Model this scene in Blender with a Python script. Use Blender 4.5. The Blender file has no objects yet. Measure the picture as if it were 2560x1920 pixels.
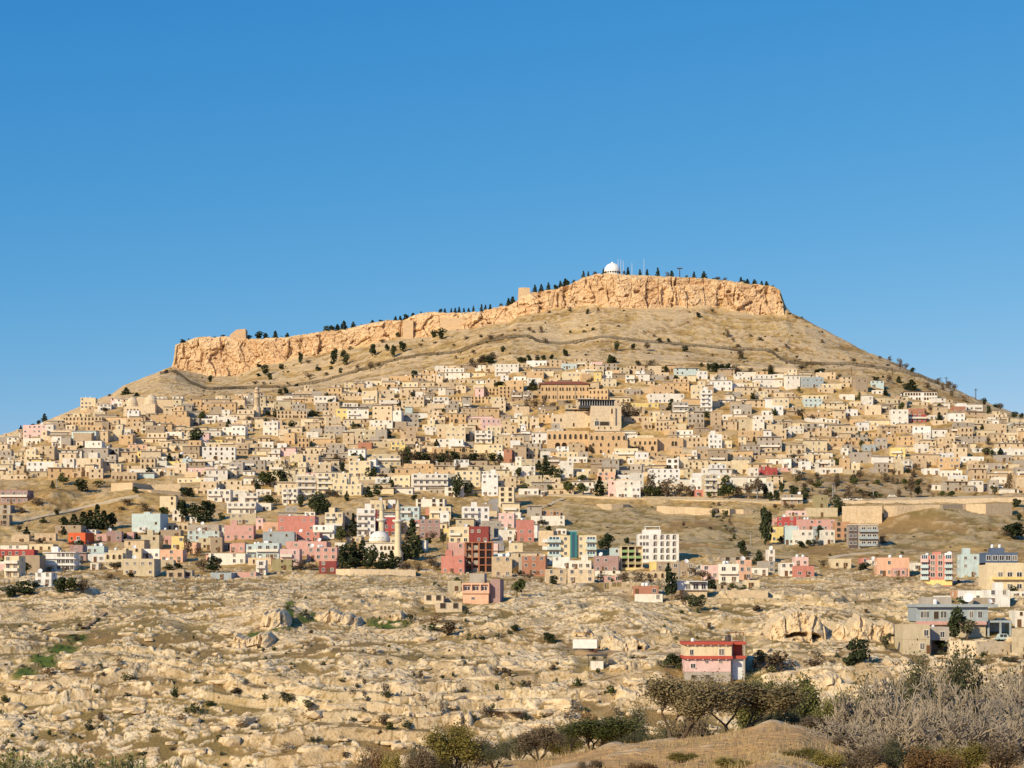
import bpy, bmesh, math, random
import numpy as np
from mathutils import Vector, Matrix

# ---------------------------------------------------------------- camera, sky, sun, exposure
SC = bpy.context.scene
COL = SC.collection
F, HV, UC = 4600.0, 1500.0, 1280.0          # focal length in photo pixels, eye-level row, centre column
ZC = 40.0                                    # eye height above the datum
cam = bpy.data.cameras.new('camera'); cam_o = bpy.data.objects.new('camera', cam); COL.objects.link(cam_o)
cam.sensor_width = 36; cam.lens = F/2560*36; cam.shift_y = (HV-960)/2560
cam.clip_start = 0.5; cam.clip_end = 20000
cam_o.location = (0, 0, ZC); cam_o.rotation_euler = (math.pi/2, 0, 0); SC.camera = cam_o
SUN_AZ, SUN_EL = math.radians(40), math.radians(27)      # behind the viewer, over the left shoulder
W = bpy.data.worlds.new('World'); SC.world = W; W.use_nodes = True
wn = W.node_tree; bg = wn.nodes['Background']
sky = wn.nodes.new('ShaderNodeTexSky'); sky.sky_type = 'NISHITA'; sky.sun_disc = False
sky.sun_elevation = SUN_EL; sky.sun_rotation = math.pi + SUN_AZ
sky.altitude = 1000; sky.air_density = 1.0; sky.dust_density = 0.15; sky.ozone_density = 2.5
BGS = 0.11
sp_ = wn.nodes.new('ShaderNodeSeparateColor'); cb_ = wn.nodes.new('ShaderNodeCombineColor'); wn.links.new(sky.outputs[0], sp_.inputs[0])
for i_, (g_, p_) in enumerate(((1.17, 1.81), (.69, .80), (.78, .40))):      # film response of the clear sky, channel by channel
    m1_ = wn.nodes.new('ShaderNodeMath'); m1_.operation = 'MULTIPLY'; m1_.inputs[1].default_value = BGS; wn.links.new(sp_.outputs[i_], m1_.inputs[0])
    m2_ = wn.nodes.new('ShaderNodeMath'); m2_.operation = 'POWER'; m2_.inputs[1].default_value = p_; wn.links.new(m1_.outputs[0], m2_.inputs[0])
    m3_ = wn.nodes.new('ShaderNodeMath'); m3_.operation = 'MULTIPLY'; m3_.inputs[1].default_value = g_/BGS; wn.links.new(m2_.outputs[0], m3_.inputs[0]); wn.links.new(m3_.outputs[0], cb_.inputs[i_])
wn.links.new(cb_.outputs[0], bg.inputs[0])
bg.inputs[1].default_value = BGS
sl = bpy.data.lights.new('sun', 'SUN'); sl.energy = 4.9; sl.angle = math.radians(0.5); sl.color = (1.0, 0.845, 0.57)
so = bpy.data.objects.new('sun', sl); COL.objects.link(so)
sdir = Vector((-math.sin(SUN_AZ)*math.cos(SUN_EL), -math.cos(SUN_AZ)*math.cos(SUN_EL), math.sin(SUN_EL)))
so.rotation_euler = sdir.to_track_quat('Z', 'Y').to_euler(); so.location = (-200, -200, 300)
SC.view_settings.view_transform = 'Standard'; SC.view_settings.look = 'None'
SC.view_settings.exposure = 0.05; SC.view_settings.gamma = 1.0; SC.view_settings.use_curve_mapping = False
SC.cycles.max_bounces = 5; SC.cycles.diffuse_bounces = 3

rnd = random.Random(7)
R = math.radians

# ---------------------------------------------------------------- noise
def _h(ix, iy, seed=0):
    n = (ix.astype(np.int64)*374761393 + iy.astype(np.int64)*668265263 + seed*1442695041) & 0xFFFFFFFF
    n = ((n ^ (n >> 13))*1274126177) & 0xFFFFFFFF
    n = ((n ^ (n >> 16))*2246822519) & 0xFFFFFFFF
    return ((n ^ (n >> 15)) & 0xFFFFFF)/float(0x1000000)
def vn(x, y, seed=0):
    x = np.asarray(x, float); y = np.asarray(y, float)
    ix = np.floor(x); iy = np.floor(y); fx = x-ix; fy = y-iy
    fx = fx*fx*(3-2*fx); fy = fy*fy*(3-2*fy)
    a = _h(ix, iy, seed); b = _h(ix+1, iy, seed); c = _h(ix, iy+1, seed); d = _h(ix+1, iy+1, seed)
    return (a+(b-a)*fx)*(1-fy)+(c+(d-c)*fx)*fy
def fbm(x, y, o=4, seed=0):
    t = 0; a = .5; s = 0
    x = np.asarray(x, float); y = np.asarray(y, float)
    for i in range(o):
        t = t+a*vn(x, y, seed+i*17); s += a; a *= .5
        x, y = x*1.62-y*1.18+11.3, x*1.18+y*1.62+5.7
    return t/s
def worley(x, y, seed=0):
    ix = np.floor(x); iy = np.floor(y)
    f1 = np.full(x.shape, 9.); f2 = np.full(x.shape, 9.); cid = np.zeros(x.shape)
    for dx in (-1, 0, 1):
        for dy in (-1, 0, 1):
            cx = ix+dx; cy = iy+dy
            px = cx+_h(cx, cy, seed); py = cy+_h(cx, cy, seed+5)
            d = np.hypot(px-x, py-y); r = _h(cx, cy, seed+9)
            m = d < f1
            f2 = np.where(m, f1, np.minimum(f2, d)); cid = np.where(m, r, cid); f1 = np.where(m, d, f1)
    return f1, f2, cid
def sst(a, b, x):
    t = np.clip((x-a)/(b-a), 0, 1); return t*t*(3-2*t)

# ---------------------------------------------------------------- the lie of the land
def L(txt): return np.array([[float(q) for q in p.split(':')] for p in txt.split()])
def ln(tab, u): return np.interp(u, tab[:, 0], tab[:, 1])
CTOP = L('425:926 434:902 438:863 466:851 499:841 571:843 639:846 718:843 750:837 810:827 869:821 929:807 969:799 1009:801 1037:787 1072:779 1136:783 1196:779 1220:773 1275:761 1292:752 1300:738 1327:729 1375:724 1423:713 1455:694 1498:683 1558:686 1657:691 1757:694 1837:704 1928:713 1950:723 1956:745 1966:768 1980:785')
CBASE = L('425:921 434:918 472:926 531:938 591:936 647:906 698:902 758:885 798:881 850:869 917:859 957:847 1005:839 1076:837 1100:819 1176:815 1275:799 1293:781 1367:767 1439:759 1486:755 1598:757 1757:755 1797:763 1876:772 1936:775 1966:777 1980:784')
YQ = L('-700:1480 0:1520 434:1555 800:1530 1280:1475 1550:1450 1900:1445 1980:1440 2300:1380 2560:1340 3260:1300')
SIL = L('-700:1215 0:1092 100:1062 200:1020 280:988 310:967 350:952 400:932 425:921')           # crest beside the cliff, left
SIR = L('1980:784 2014:799 2083:839 2164:880 2234:908 2291:935 2372:966 2430:995 2560:1042 3260:1230')
def crest(u):
    a = ln(SIL, u); b = ln(CBASE, u); c = ln(SIR, u)
    return np.where(u < 425, a, np.where(u > 1980, c, b))
VA = L('-700:2010 0:1990 600:1990 1000:1965 1300:1928 1425:1899 1540:1876 1700:1857 1850:1840 1930:1822 2000:1828 2080:1858 2200:1895 2560:1910 3260:1910')
YA = L('-700:70 900:80 1300:118 1700:126 2000:120 2560:105 3260:100')
VO = L('-700:1225 0:1098 150:1048 300:1000 425:985 640:982 900:965 1100:948 1280:928 1500:916 1800:925 2000:932 2200:958 2400:1008 2560:1058 3260:1240')
VP = L('-700:1220 0:1094 150:1040 300:978 400:945 440:948 515:972 600:974 718:970 818:954 900:930 1000:903 1136:887 1216:857 1280:848 1400:860 1500:848 1600:857 1800:875 1932:882 2075:912 2209:926 2296:945 2363:976 2560:1050 3260:1235')
ROWS = [(1960, 405), (1830, 428), (1690, 462), (1600, 507), (1500, 578), (1430, 700), (1400, 742), (1330, 838), (1255, 915), (1200, 985), (1100, 1095)]
def knots(u):
    ys, zs = [], []
    def add(y, v=None, z=None):
        ys.append(y); zs.append((HV-v)/F*y if z is None else z)
    ya = float(ln(YA, u)); va = float(ln(VA, u)); za = (HV-va)/F*ya
    add(0.5, z=-1.7); add(ya*.5, z=za*.5-1.2); add(ya, z=za); add(ya+45, z=za-16); add(215, z=-42); add(330, z=-56)
    vc = float(crest(np.float64(u))); vo = float(ln(VO, u)); vp = float(ln(VP, u))
    vo = max(vo, vc+14); yq = float(ln(YQ, u))
    for v, y in ROWS: add(y, max(v, vo+25))
    ylast = ys[-1]
    yo = ylast+(yq-ylast)*.38; yo = max(yo, 1195 if vo > 900 else 1250)
    add(yo, vo)
    vp = min(max(vp, vc+5), vo-5); add(yo+(yq-yo)*.5, vp)
    yp, zp = ys[-1], zs[-1]; zq0 = (HV-vc)/F*(yq+9); add(yq-24, z=zp+(zq0-zp)*(yq-24-yp)/(yq+9-yp)+.3)
    add(yq+9, vc)
    zq = (HV-vc)/F*yq
    if 425 < u < 1980:
        zr = (HV-float(ln(CTOP, u)))/F*(yq+14)-.5; add(yq+14, z=zr)
    else:
        zr = zq-2; add(yq+40, z=zr)
    add(yq+180, z=zr+1.5 if 425 < u < 1980 else zr-45); add(yq+520, z=zr-130); add(4200, z=-60); add(9000, z=-70)
    return np.array(ys), np.array(zs)
def pchip(x, y, q):
    h = np.diff(x); d = np.diff(y)/h; m = np.zeros_like(y)
    s = d[:-1]*d[1:] > 0
    w1 = 2*h[1:]+h[:-1]; w2 = h[1:]+2*h[:-1]
    with np.errstate(divide='ignore', invalid='ignore'):
        hm = (w1+w2)/(w1/d[:-1]+w2/d[1:])
    m[1:-1] = np.where(s, hm, 0); m[0] = d[0]; m[-1] = d[-1]
    i = np.clip(np.searchsorted(x, q)-1, 0, len(h)-1); t = (q-x[i])/h[i]; hh = h[i]
    return (2*t**3-3*t**2+1)*y[i]+(t**3-2*t**2+t)*hh*m[i]+(-2*t**3+3*t**2)*y[i+1]+(t**3-t**2)*hh*m[i+1]
BUMPS = [(130, 1262, 55, 34, 7), (330, 1262, 120, 30, 7), (1700, 1330, 120, 22, 4), (2330, 1300, 150, 40, 6), (2060, 1560, 130, 26, 4), (1560, 1560, 90, 22, 3), (700, 1545, 60, 16, 3), (30, 1630, 90, 30, 3)]
BW = []
def bumps(x, y):
    t = 0
    for (bx, by, sx, sy, a) in BW: t = t+a*np.exp(-((x-bx)/sx)**2-((y-by)/sy)**2)
    return t
def wav(x, y):
    k = np.clip((y-560)/300, 0, 1)*np.clip((1430-y)/160, 0, 1)
    n = (fbm(x/70, y/70, 3, 3)-.5)*7*k
    k2 = np.clip((y-360)/50, 0, 1)*np.clip((640-y)/80, 0, 1)
    n = n+(fbm(x/38, y/26, 3, 31)-.5)*4.5*k2
    n = n+(fbm(x/14, y/14, 3, 8)-.5)*1.2*np.clip(y/60, 0, 1)*np.clip((1420-y)/100, 0, 1)
    return n+bumps(x, y)
def col(u, ys):
    ky, kz = knots(u); z = pchip(ky, kz, ys)
    return z
_cc = {}; YG = np.arange(20, 1700, 1.0)
def zcol(u):
    k = round(u/4)*4
    if k not in _cc:
        _cc[k] = col(k, YG)+wav((k-UC)/F*YG, YG)
    return _cc[k]
def gz(x, y):                                  # ground height (absolute) under a point
    u = UC+x/y*F
    return ZC+float(np.interp(y, YG, zcol(u)))
def depth_at(u, v, ymin=205):                  # first place where the sight line through a pixel meets the ground
    z = zcol(u); vp = HV-z/YG*F
    i = np.nonzero((vp <= v) & (YG >= ymin))[0]
    return float(YG[i[0]]) if len(i) else float(ln(YQ, u))
def at(u, v, ymin=205):
    y = depth_at(u, v, ymin); return Vector(((u-UC)/F*y, y, ZC+(HV-v)/F*y))
for (u, v, su, sv, a) in BUMPS:
    y = depth_at(u, v); BW.append(((u-UC)/F*y, y, su/F*y, {True: 22, False: 14}[y > 600], a))
_cc.clear()
TILE = {'s': 880, 't': 1200, 'r': 1440}
def P(tile, x, y):
    if tile[0] == 'p': return {'p5': 400, 'p6': 1200}[tile]+x/2.5136, 620+y/2.5136
    return int(tile[1])*640+x/3.456, TILE[tile[0]]+y/3.456

# ---------------------------------------------------------------- object helpers
def tag(o, label=None, cat=None, group=None, kind=None):
    if label: o['label'] = label
    if cat: o['category'] = cat
    if group: o['group'] = group
    if kind: o['kind'] = kind
    return o
def link(name, data, parent=None, loc=None, rz=0, sc=None, color=None):
    o = bpy.data.objects.new(name, data); COL.objects.link(o)
    if parent is not None: o.parent = parent
    if loc is not None: o.location = loc
    if rz: o.rotation_euler = (0, 0, rz)
    if sc is not None: o.scale = sc
    if color is not None: o.color = (*color, 1)
    return o
class MB:
    def __init__(s): s.v = []; s.f = []; s.m = []
    def quad(s, a, b, c, d, m=0):
        n = len(s.v); s.v += [a, b, c, d]; s.f.append((n, n+1, n+2, n+3)); s.m.append(m)
    def box(s, x0, x1, y0, y1, z0, z1, m=0, skip=''):
        n = len(s.v)
        s.v += [(x0, y0, z0), (x1, y0, z0), (x1, y1, z0), (x0, y1, z0), (x0, y0, z1), (x1, y0, z1), (x1, y1, z1), (x0, y1, z1)]
        for k, f in (('f', (0, 1, 5, 4)), ('r', (1, 2, 6, 5)), ('k', (2, 3, 7, 6)), ('l', (3, 0, 4, 7)), ('t', (4, 5, 6, 7)), ('b', (3, 2, 1, 0))):
            if k not in skip: s.f.append(tuple(n+i for i in f)); s.m.append(m)
    def tube(s, p, q, r0, r1, n=5, m=0, cap=False):
        p = Vector(p); q = Vector(q); d = (q-p)
        if d.length < 1e-6: return
        d.normalize(); a = d.orthogonal().normalized(); b = d.cross(a); k = len(s.v)
        for c, r in ((p, r0), (q, r1)):
            for i in range(n):
                t = 2*math.pi*i/n; s.v.append(tuple(c+a*math.cos(t)*r+b*math.sin(t)*r))
        for i in range(n):
            j = (i+1) % n; s.f.append((k+i, k+j, k+n+j, k+n+i)); s.m.append(m)
        if cap: s.f.append(tuple(k+n+i for i in range(n))); s.m.append(m)
    def lathe(s, prof, n=16, c=(0, 0, 0), m=0):
        k = len(s.v)
        for (r, z) in prof:
            for i in range(n):
                t = 2*math.pi*i/n; s.v.append((c[0]+r*math.cos(t), c[1]+r*math.sin(t), c[2]+z))
        for j in range(len(prof)-1):
            for i in range(n):
                i2 = (i+1) % n; s.f.append((k+j*n+i, k+j*n+i2, k+(j+1)*n+i2, k+(j+1)*n+i)); s.m.append(m)
    def mesh(s, name, mats, smooth=False):
        me = bpy.data.meshes.new(name); me.from_pydata(s.v, [], s.f)
        for m in (mats if isinstance(mats, (list, tuple)) else [mats]): me.materials.append(m)
        if any(s.m): me.polygons.foreach_set('material_index', s.m)
        if smooth: me.polygons.foreach_set('use_smooth', [True]*len(s.f))
        me.update(); return me
def npmesh(name, V, Fq, mat, attrs=None, smooth=True):
    me = bpy.data.meshes.new(name); n = len(V); nf = len(Fq); k = Fq.shape[1]
    me.vertices.add(n); me.vertices.foreach_set('co', np.ascontiguousarray(V, dtype=np.float32).ravel())
    me.loops.add(nf*k); me.loops.foreach_set('vertex_index', np.ascontiguousarray(Fq, dtype=np.int32).ravel())
    me.polygons.add(nf); me.polygons.foreach_set('loop_start', np.arange(nf, dtype=np.int32)*k)
    me.polygons.foreach_set('use_smooth', np.full(nf, smooth))
    me.update(calc_edges=True); me.materials.append(mat)
    for a, d in (attrs or {}).items():
        if d.ndim == 1:
            at_ = me.attributes.new(a, 'FLOAT', 'POINT'); at_.data.foreach_set('value', d.astype(np.float32))
        else:
            at_ = me.attributes.new(a, 'FLOAT_COLOR', 'POINT'); at_.data.foreach_set('color', d.astype(np.float32).ravel())
    return me
def gridfaces(nr, nc):
    i = np.arange(nr*nc).reshape(nr, nc)
    return np.stack([i[:-1, :-1], i[:-1, 1:], i[1:, 1:], i[1:, :-1]], -1).reshape(-1, 4)

# ---------------------------------------------------------------- materials
def mat(name):
    m = bpy.data.materials.new(name); m.use_nodes = True
    nt = m.node_tree; b = nt.nodes['Principled BSDF']; b.inputs['Roughness'].default_value = .85
    b.inputs['Specular IOR Level'].default_value = .2
    return m, nt, b
def nd(nt, t, **kw):
    n = nt.nodes.new('ShaderNode'+t)
    for k, v in kw.items():
        if k.startswith('i_'): n.inputs[k[2:]].default_value = v
        else: setattr(n, k, v)
    return n
def noise(nt, scale, detail=3, vec=None, rough=.55):
    n = nd(nt, 'TexNoise'); n.inputs['Scale'].default_value = scale; n.inputs['Detail'].default_value = detail; n.inputs['Roughness'].default_value = rough
    if vec is not None: nt.links.new(vec, n.inputs['Vector'])
    return n.outputs['Fac']
def ramp(nt, fac, stops):
    r = nd(nt, 'ValToRGB'); e = r.color_ramp.elements
    while len(e) < len(stops): e.new(.5)
    for i, (p, c) in enumerate(stops): e[i].position = p; e[i].color = (*c, 1) if len(c) == 3 else c
    nt.links.new(fac, r.inputs[0]); return r.outputs[0]
def mix(nt, a, b, fac, mode='MIX'):
    m = nd(nt, 'Mix', data_type='RGBA', blend_type=mode)
    for s, v in ((m.inputs[6], a), (m.inputs[7], b), (m.inputs[0], fac)):
        if isinstance(v, (int, float)): s.default_value = v
        elif isinstance(v, tuple): s.default_value = (*v, 1)
        else: nt.links.new(v, s)
    return m.outputs[2]
def pos(nt, sc=None):
    g = nd(nt, 'NewGeometry').outputs['Position']
    if sc is None: return g
    m = nd(nt, 'Mapping'); m.inputs['Scale'].default_value = sc; nt.links.new(g, m.inputs[0]); return m.outputs[0]
def bump(nt, b, h, strength=.5, dist=.2):
    n = nd(nt, 'Bump'); n.inputs['Strength'].default_value = strength; n.inputs['Distance'].default_value = dist
    nt.links.new(h, n.inputs['Height']); nt.links.new(n.outputs[0], b.inputs['Normal'])
def math_(nt, op, a, b):
    n = nd(nt, 'Math', operation=op)
    for i, v in enumerate((a, b)):
        if isinstance(v, (int, float)): n.inputs[i].default_value = v
        else: nt.links.new(v, n.inputs[i])
    return n.outputs[0]
M = {}
def ground_mat():
    m, nt, b = mat('hillside_ground')
    rock = nd(nt, 'Attribute', attribute_name='rock').outputs['Fac']; tint = nd(nt, 'Attribute', attribute_name='tint').outputs['Fac']
    grn = nd(nt, 'Attribute', attribute_name='green').outputs['Fac']; och = nd(nt, 'Attribute', attribute_name='ochre').outputs['Fac']
    p = pos(nt); n1 = noise(nt, .035, 5, p); n2 = noise(nt, .35, 4, p); n3 = noise(nt, 1.6, 4, p)
    soil = ramp(nt, n1, [(.30, (.34, .21, .078)), (.48, (.47, .305, .115)), (.62, (.54, .37, .15)), (.78, (.40, .27, .10))])
    soil = mix(nt, soil, ramp(nt, n2, [(.25, (.36, .32, .24)), (.55, (1, 1, 1)), (.8, (1.2, 1.12, 1.0))]), .8, 'MULTIPLY')
    soil = mix(nt, soil, ramp(nt, noise(nt, .13, 5, p, .7), [(.35, (.60, .54, .45)), (.5, (1, 1, 1)), (.68, (1.15, 1.12, 1.06))]), .7, 'MULTIPLY')
    soil = mix(nt, soil, ramp(nt, n3, [(.3, (.55, .5, .4)), (.55, (1.05, 1.05, 1.05))]), .45, 'MULTIPLY')
    soil = mix(nt, soil, (.235, .150, .060), nd(nt, 'Attribute', attribute_name='brown').outputs['Fac'])
    soil = mix(nt, soil, (.56, .325, .13), och)
    soil = mix(nt, soil, (.07, .105, .022), grn)
    rk = ramp(nt, tint, [(0, (.60, .435, .25)), (.45, (.70, .535, .33)), (1, (.77, .62, .405))])
    rk = mix(nt, rk, ramp(nt, n2, [(.2, (.68, .62, .52)), (.5, (1, 1, 1)), (.85, (1.08, 1.05, 1.0))]), .6, 'MULTIPLY')
    rk = mix(nt, rk, ramp(nt, n3, [(.28, (.5, .44, .36)), (.45, (1, 1, 1))]), .5, 'MULTIPLY')
    r2 = math_(nt, 'MULTIPLY', rock, ramp(nt, noise(nt, .75, 5, p, .65), [(.36, (0, 0, 0)), (.47, (1, 1, 1))]))
    nt.links.new(mix(nt, soil, rk, r2), b.inputs['Base Color'])
    bump(nt, b, math_(nt, 'ADD', n3, n2), .7, .5); b.inputs['Roughness'].default_value = .95
    return m
M['ground'] = ground_mat()
def cliff_mat():
    m, nt, b = mat('cliff_limestone')
    p = pos(nt); ps = pos(nt, (1, 1, 3.2)); tint = nd(nt, 'Attribute', attribute_name='tint').outputs['Fac']
    n1 = noise(nt, .045, 5, p); n2 = noise(nt, .22, 5, ps); n3 = noise(nt, .9, 4, p)
    c = ramp(nt, n1, [(.28, (.68, .46, .265)), (.5, (.76, .555, .345)), (.7, (.69, .52, .335))])
    c = mix(nt, c, ramp(nt, n2, [(.28, (.55, .47, .40)), (.5, (1, 1, 1)), (.8, (1.12, 1.08, 1.0))]), .6, 'MULTIPLY')
    c = mix(nt, c, ramp(nt, n3, [(.3, (.6, .54, .47)), (.5, (1, 1, 1))]), .5, 'MULTIPLY')
    c = mix(nt, c, ramp(nt, tint, [(0, (.78, .72, .66)), (1, (1.1, 1.08, 1.04))]), .8, 'MULTIPLY')
    nt.links.new(c, b.inputs['Base Color']); bump(nt, b, math_(nt, 'ADD', n3, n2), .8, 1.2); b.inputs['Roughness'].default_value = .95
    return m
M['cliff'] = cliff_mat()
def wall_mat(name, stone, attr=False):
    m, nt, b = mat(name)
    c = nd(nt, 'Attribute', attribute_name='Col').outputs['Color'] if attr else nd(nt, 'ObjectInfo').outputs['Color']
    p = pos(nt); n1 = noise(nt, .5 if not stone else .9, 5, p); n2 = noise(nt, 1.7, 5, pos(nt, (1, 1, .25)))
    c = mix(nt, c, ramp(nt, n1, [(.25, (.74, .70, .65)), (.55, (1, 1, 1)), (.8, (1.05, 1.04, 1.02))]), .75 if stone else .55, 'MULTIPLY')
    c = mix(nt, c, ramp(nt, n2, [(.22, (.66, .61, .55)), (.5, (1, 1, 1))]), .7, 'MULTIPLY')
    if stone:
        br = nd(nt, 'TexBrick'); br.inputs['Scale'].default_value = 1.0
        for k, v in (('Brick Width', .9), ('Row Height', .38), ('Mortar Size', .025)): br.inputs[k].default_value = v
        br.inputs['Color1'].default_value = (1, 1, 1, 1); br.inputs['Color2'].default_value = (.86, .83, .79, 1); br.inputs['Mortar'].default_value = (.72, .68, .62, 1)
        cm = nd(nt, 'CombineXYZ'); sp = nd(nt, 'SeparateXYZ'); nt.links.new(p, sp.inputs[0])
        nt.links.new(math_(nt, 'ADD', sp.outputs[0], sp.outputs[1]), cm.inputs[0]); nt.links.new(sp.outputs[2], cm.inputs[1]); nt.links.new(cm.outputs[0], br.inputs[0])
        c = mix(nt, c, br.outputs[0], .7, 'MULTIPLY')
    nt.links.new(c, b.inputs['Base Color']); bump(nt, b, n1, .25, .1)
    return m
M['paint'] = wall_mat('painted_plaster', False); M['stone'] = wall_mat('ashlar_stone', True)
M['paint_a'] = wall_mat('painted_plaster_mass', False, True)
def simple(name, c, rough=.8, spec=.2, metal=0, nz=.35, sc=.8):
    m, nt, b = mat(name); n = noise(nt, sc, 4, pos(nt))
    nt.links.new(mix(nt, c, ramp(nt, n, [(.25, (.6, .6, .6)), (.6, (1, 1, 1)), (.85, (1.1, 1.1, 1.1))]), nz, 'MULTIPLY'), b.inputs['Base Color'])
    b.inputs['Roughness'].default_value = rough; b.inputs['Specular IOR Level'].default_value = spec; b.inputs['Metallic'].default_value = metal
    M[name] = m; return m
simple('glass', (.035, .035, .04), .12, .5); simple('opening', (.065, .05, .036), .9, .1); simple('white_frame', (.75, .73, .68)); simple('stone_frame', (.60, .45, .28))
simple('wood', (.16, .085, .045)); simple('concrete', (.40, .35, .29)); simple('roof_slab', (.47, .41, .33)); simple('roof_tile', (.30, .10, .055)); simple('metal_grey', (.32, .33, .34), .5, .4)
simple('dark_metal', (.07, .07, .07), .6); simple('white_paint', (.78, .76, .71)); simple('tank_white', (.74, .74, .74), .5); simple('road', (.56, .44, .28)); simple('asphalt', (.14, .12, .10))
simple('radome', (.84, .83, .80), .5, .3, nz=.08); simple('blue_glass', (.02, .09, .14), .12, .6); simple('brick', (.36, .15, .085)); simple('dirt', (.36, .25, .14)); simple('tyre', (.02, .02, .02)); simple('rust', (.2, .08, .04))
simple('wire', (.075, .062, .045), .8); simple('graffiti', (.70, .72, .74), nz=.9, sc=2.2); simple('bark', (.13, .095, .065), .9); simple('bark_pale', (.33, .27, .20), .9); simple('teal', (.04, .22, .22)); simple('red_paint', (.46, .09, .06)); simple('green_paint', (.27, .40, .17))
def leaf_mat(name, a, c, rough=.7):
    m, nt, b = mat(name); ob = nd(nt, 'ObjectInfo').outputs['Random']
    n = noise(nt, .9, 3, pos(nt)); f = math_(nt, 'ADD', math_(nt, 'MULTIPLY', ob, .4), math_(nt, 'MULTIPLY', n, .75))
    nt.links.new(ramp(nt, f, [(.25, a), (.8, c)]), b.inputs['Base Color'])
    b.inputs['Roughness'].default_value = rough; b.inputs['Specular IOR Level'].default_value = .15
    M[name] = m; return m
leaf_mat('leaf_pine', (.022, .033, .015), (.058, .07, .028)); leaf_mat('leaf_green', (.034, .047, .014), (.095, .105, .033)); leaf_mat('leaf_olive', (.055, .058, .028), (.13, .125, .065))
leaf_mat('leaf_brown', (.085, .058, .034), (.17, .125, .075)); leaf_mat('leaf_grey', (.12, .095, .068), (.22, .18, .13)); leaf_mat('leaf_yellow', (.13, .11, .025), (.28, .22, .06)); leaf_mat('leaf_reed', (.14, .15, .04), (.34, .33, .12))
leaf_mat('leaf_near', (.06, .07, .02), (.18, .17, .055)); leaf_mat('leaf_rust', (.12, .065, .025), (.22, .13, .055))

# ---------------------------------------------------------------- terrain sheets
GREEN = [(60, 1690, 35, 16), (110, 1655, 40, 16), (155, 1625, 45, 14), (190, 1595, 30, 12), (650, 1608, 22, 16), (640, 1590, 24, 10), (712, 1560, 24, 22), (724, 1530, 12, 22), (690, 1575, 20, 8), (970, 1560, 60, 10), (770, 1545, 30, 10)]
def rockfield(x, y, z, u):
    v = HV-z/y*F
    wx = x+(fbm(x/6, y/6, 3, 41)-.5)*5; wy = y+(fbm(x/6, y/6, 3, 47)-.5)*5
    zone = fbm(x/42, y/24, 4, 61)
    bias = np.interp(v, [1385, 1425, 1470, 1530, 1640, 1700, 1800, 1900], [-.35, -.16, .0, .02, -.03, .05, .08, .04])
    bias = bias+np.where(u < 560, -.09*np.clip((1660-v)/90, 0, 1), 0)-.16*np.exp(-((u-2150)/190)**2-((v-1490)/32)**2)
    bias = bias+.30*np.exp(-((u-2060)/150)**2-((v-1570)/45)**2)+.22*np.exp(-((u-1540)/100)**2-((v-1560)/40)**2)
    bias = bias+.2*np.exp(-((u-40)/95)**2-((v-1630)/50)**2)+.2*np.exp(-((u-700)/70)**2-((v-1535)/28)**2)
    xr = wx*.94+wy*.34; yr = -wx*.34+wy*.94
    na = fbm(xr/17, yr/6.5, 5, 63); nb = fbm(wx/3.6, wy/2.0, 4, 67)
    f1, f2, c = worley(xr/8.5, yr/4.5, 71); e1 = f2-f1
    g1, g2, d = worley(wx/2.4, wy/1.7, 83); e2 = g2-g1
    k = zone*.45+na*.42+nb*.34+(c-.5)*.10+bias*.62-.156
    rock = sst(.475, .515, k)*sst(.02, .10, e1+.05*(nb-.4))*(1-.75*(1-sst(.02, .12, e2))*sst(.42, .55, fbm(x/9, y/7, 2, 79)))*(1-.8*sst(.60, .68, fbm(x/1.3, y/1.1, 3, 77)))
    small = sst(.66, .71, d*.5+nb*.6+bias*.35)*sst(.05, .18, e2)
    rock = np.clip(np.maximum(rock, small), 0, 1)
    dz = rock*(.15+.55*c*sst(.0, .35, e1))+rock*(nb-.5)*.35+small*.2*d+(na-.5)*1.6*sst(.4, .6, zone)
    # ledges: the limestone beds break in steps across the slope
    t = z/3.6+4.5*fbm(x/52, y/46, 3, 91)+.5*fbm(x/9, y/9, 3, 93); fr = t-np.floor(t); st = sst(.60, .95, fr)
    stren = sst(.46, .62, fbm(x/34, y/24, 3, 97)+bias*.9)*.7
    dz = dz+(np.floor(t)+st-t+.4)*3.6*stren
    rock = np.maximum(rock, sst(.56, .66, fr)*stren*sst(.0, .06, e1)*.95)
    gr = np.zeros_like(x)
    for (a, b_, sa, sb) in GREEN: gr = np.maximum(gr, np.exp(-((u-a)/sa)**4-((v-b_)/sb)**4))
    gr = gr*sst(.35, .5, fbm(x/3, y/3, 3, 5)+.1)
    rock = rock*(1-np.clip(gr*1.5, 0, 1))
    olive = .32*sst(.45, .62, fbm(x/24, y/20, 3, 131))*np.clip((v-1440)/40, 0, 1)
    return dz, rock, np.clip(.5+(c-.5)*.7+(d-.5)*.5, 0, 1), np.maximum(gr, np.clip((v-1420)/50, 0, 1)*.05+olive*.5)
def sheet(name, us, ys, fn, mat_):
    us = np.asarray(us); ys = np.asarray(ys)
    Z = np.stack([col(u, ys) for u in us], 1)
    Yg = np.repeat(ys[:, None], len(us), 1); Xg = (us[None, :]-UC)/F*Yg; Ug = np.repeat(us[None, :], len(ys), 0)
    Z = Z+wav(Xg, Yg)
    x, y, z, u = Xg.ravel(), Yg.ravel(), Z.ravel(), Ug.ravel()
    dz, rock, tint, green, ochre, brown = fn(x, y, z, u)
    V = np.stack([x, y, z+dz+ZC], 1)
    me = npmesh(name, V, gridfaces(len(ys), len(us)), mat_, {'rock': rock, 'tint': tint, 'green': green, 'ochre': ochre, 'brown': brown})
    return tag(link(name, me), kind='structure')
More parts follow.
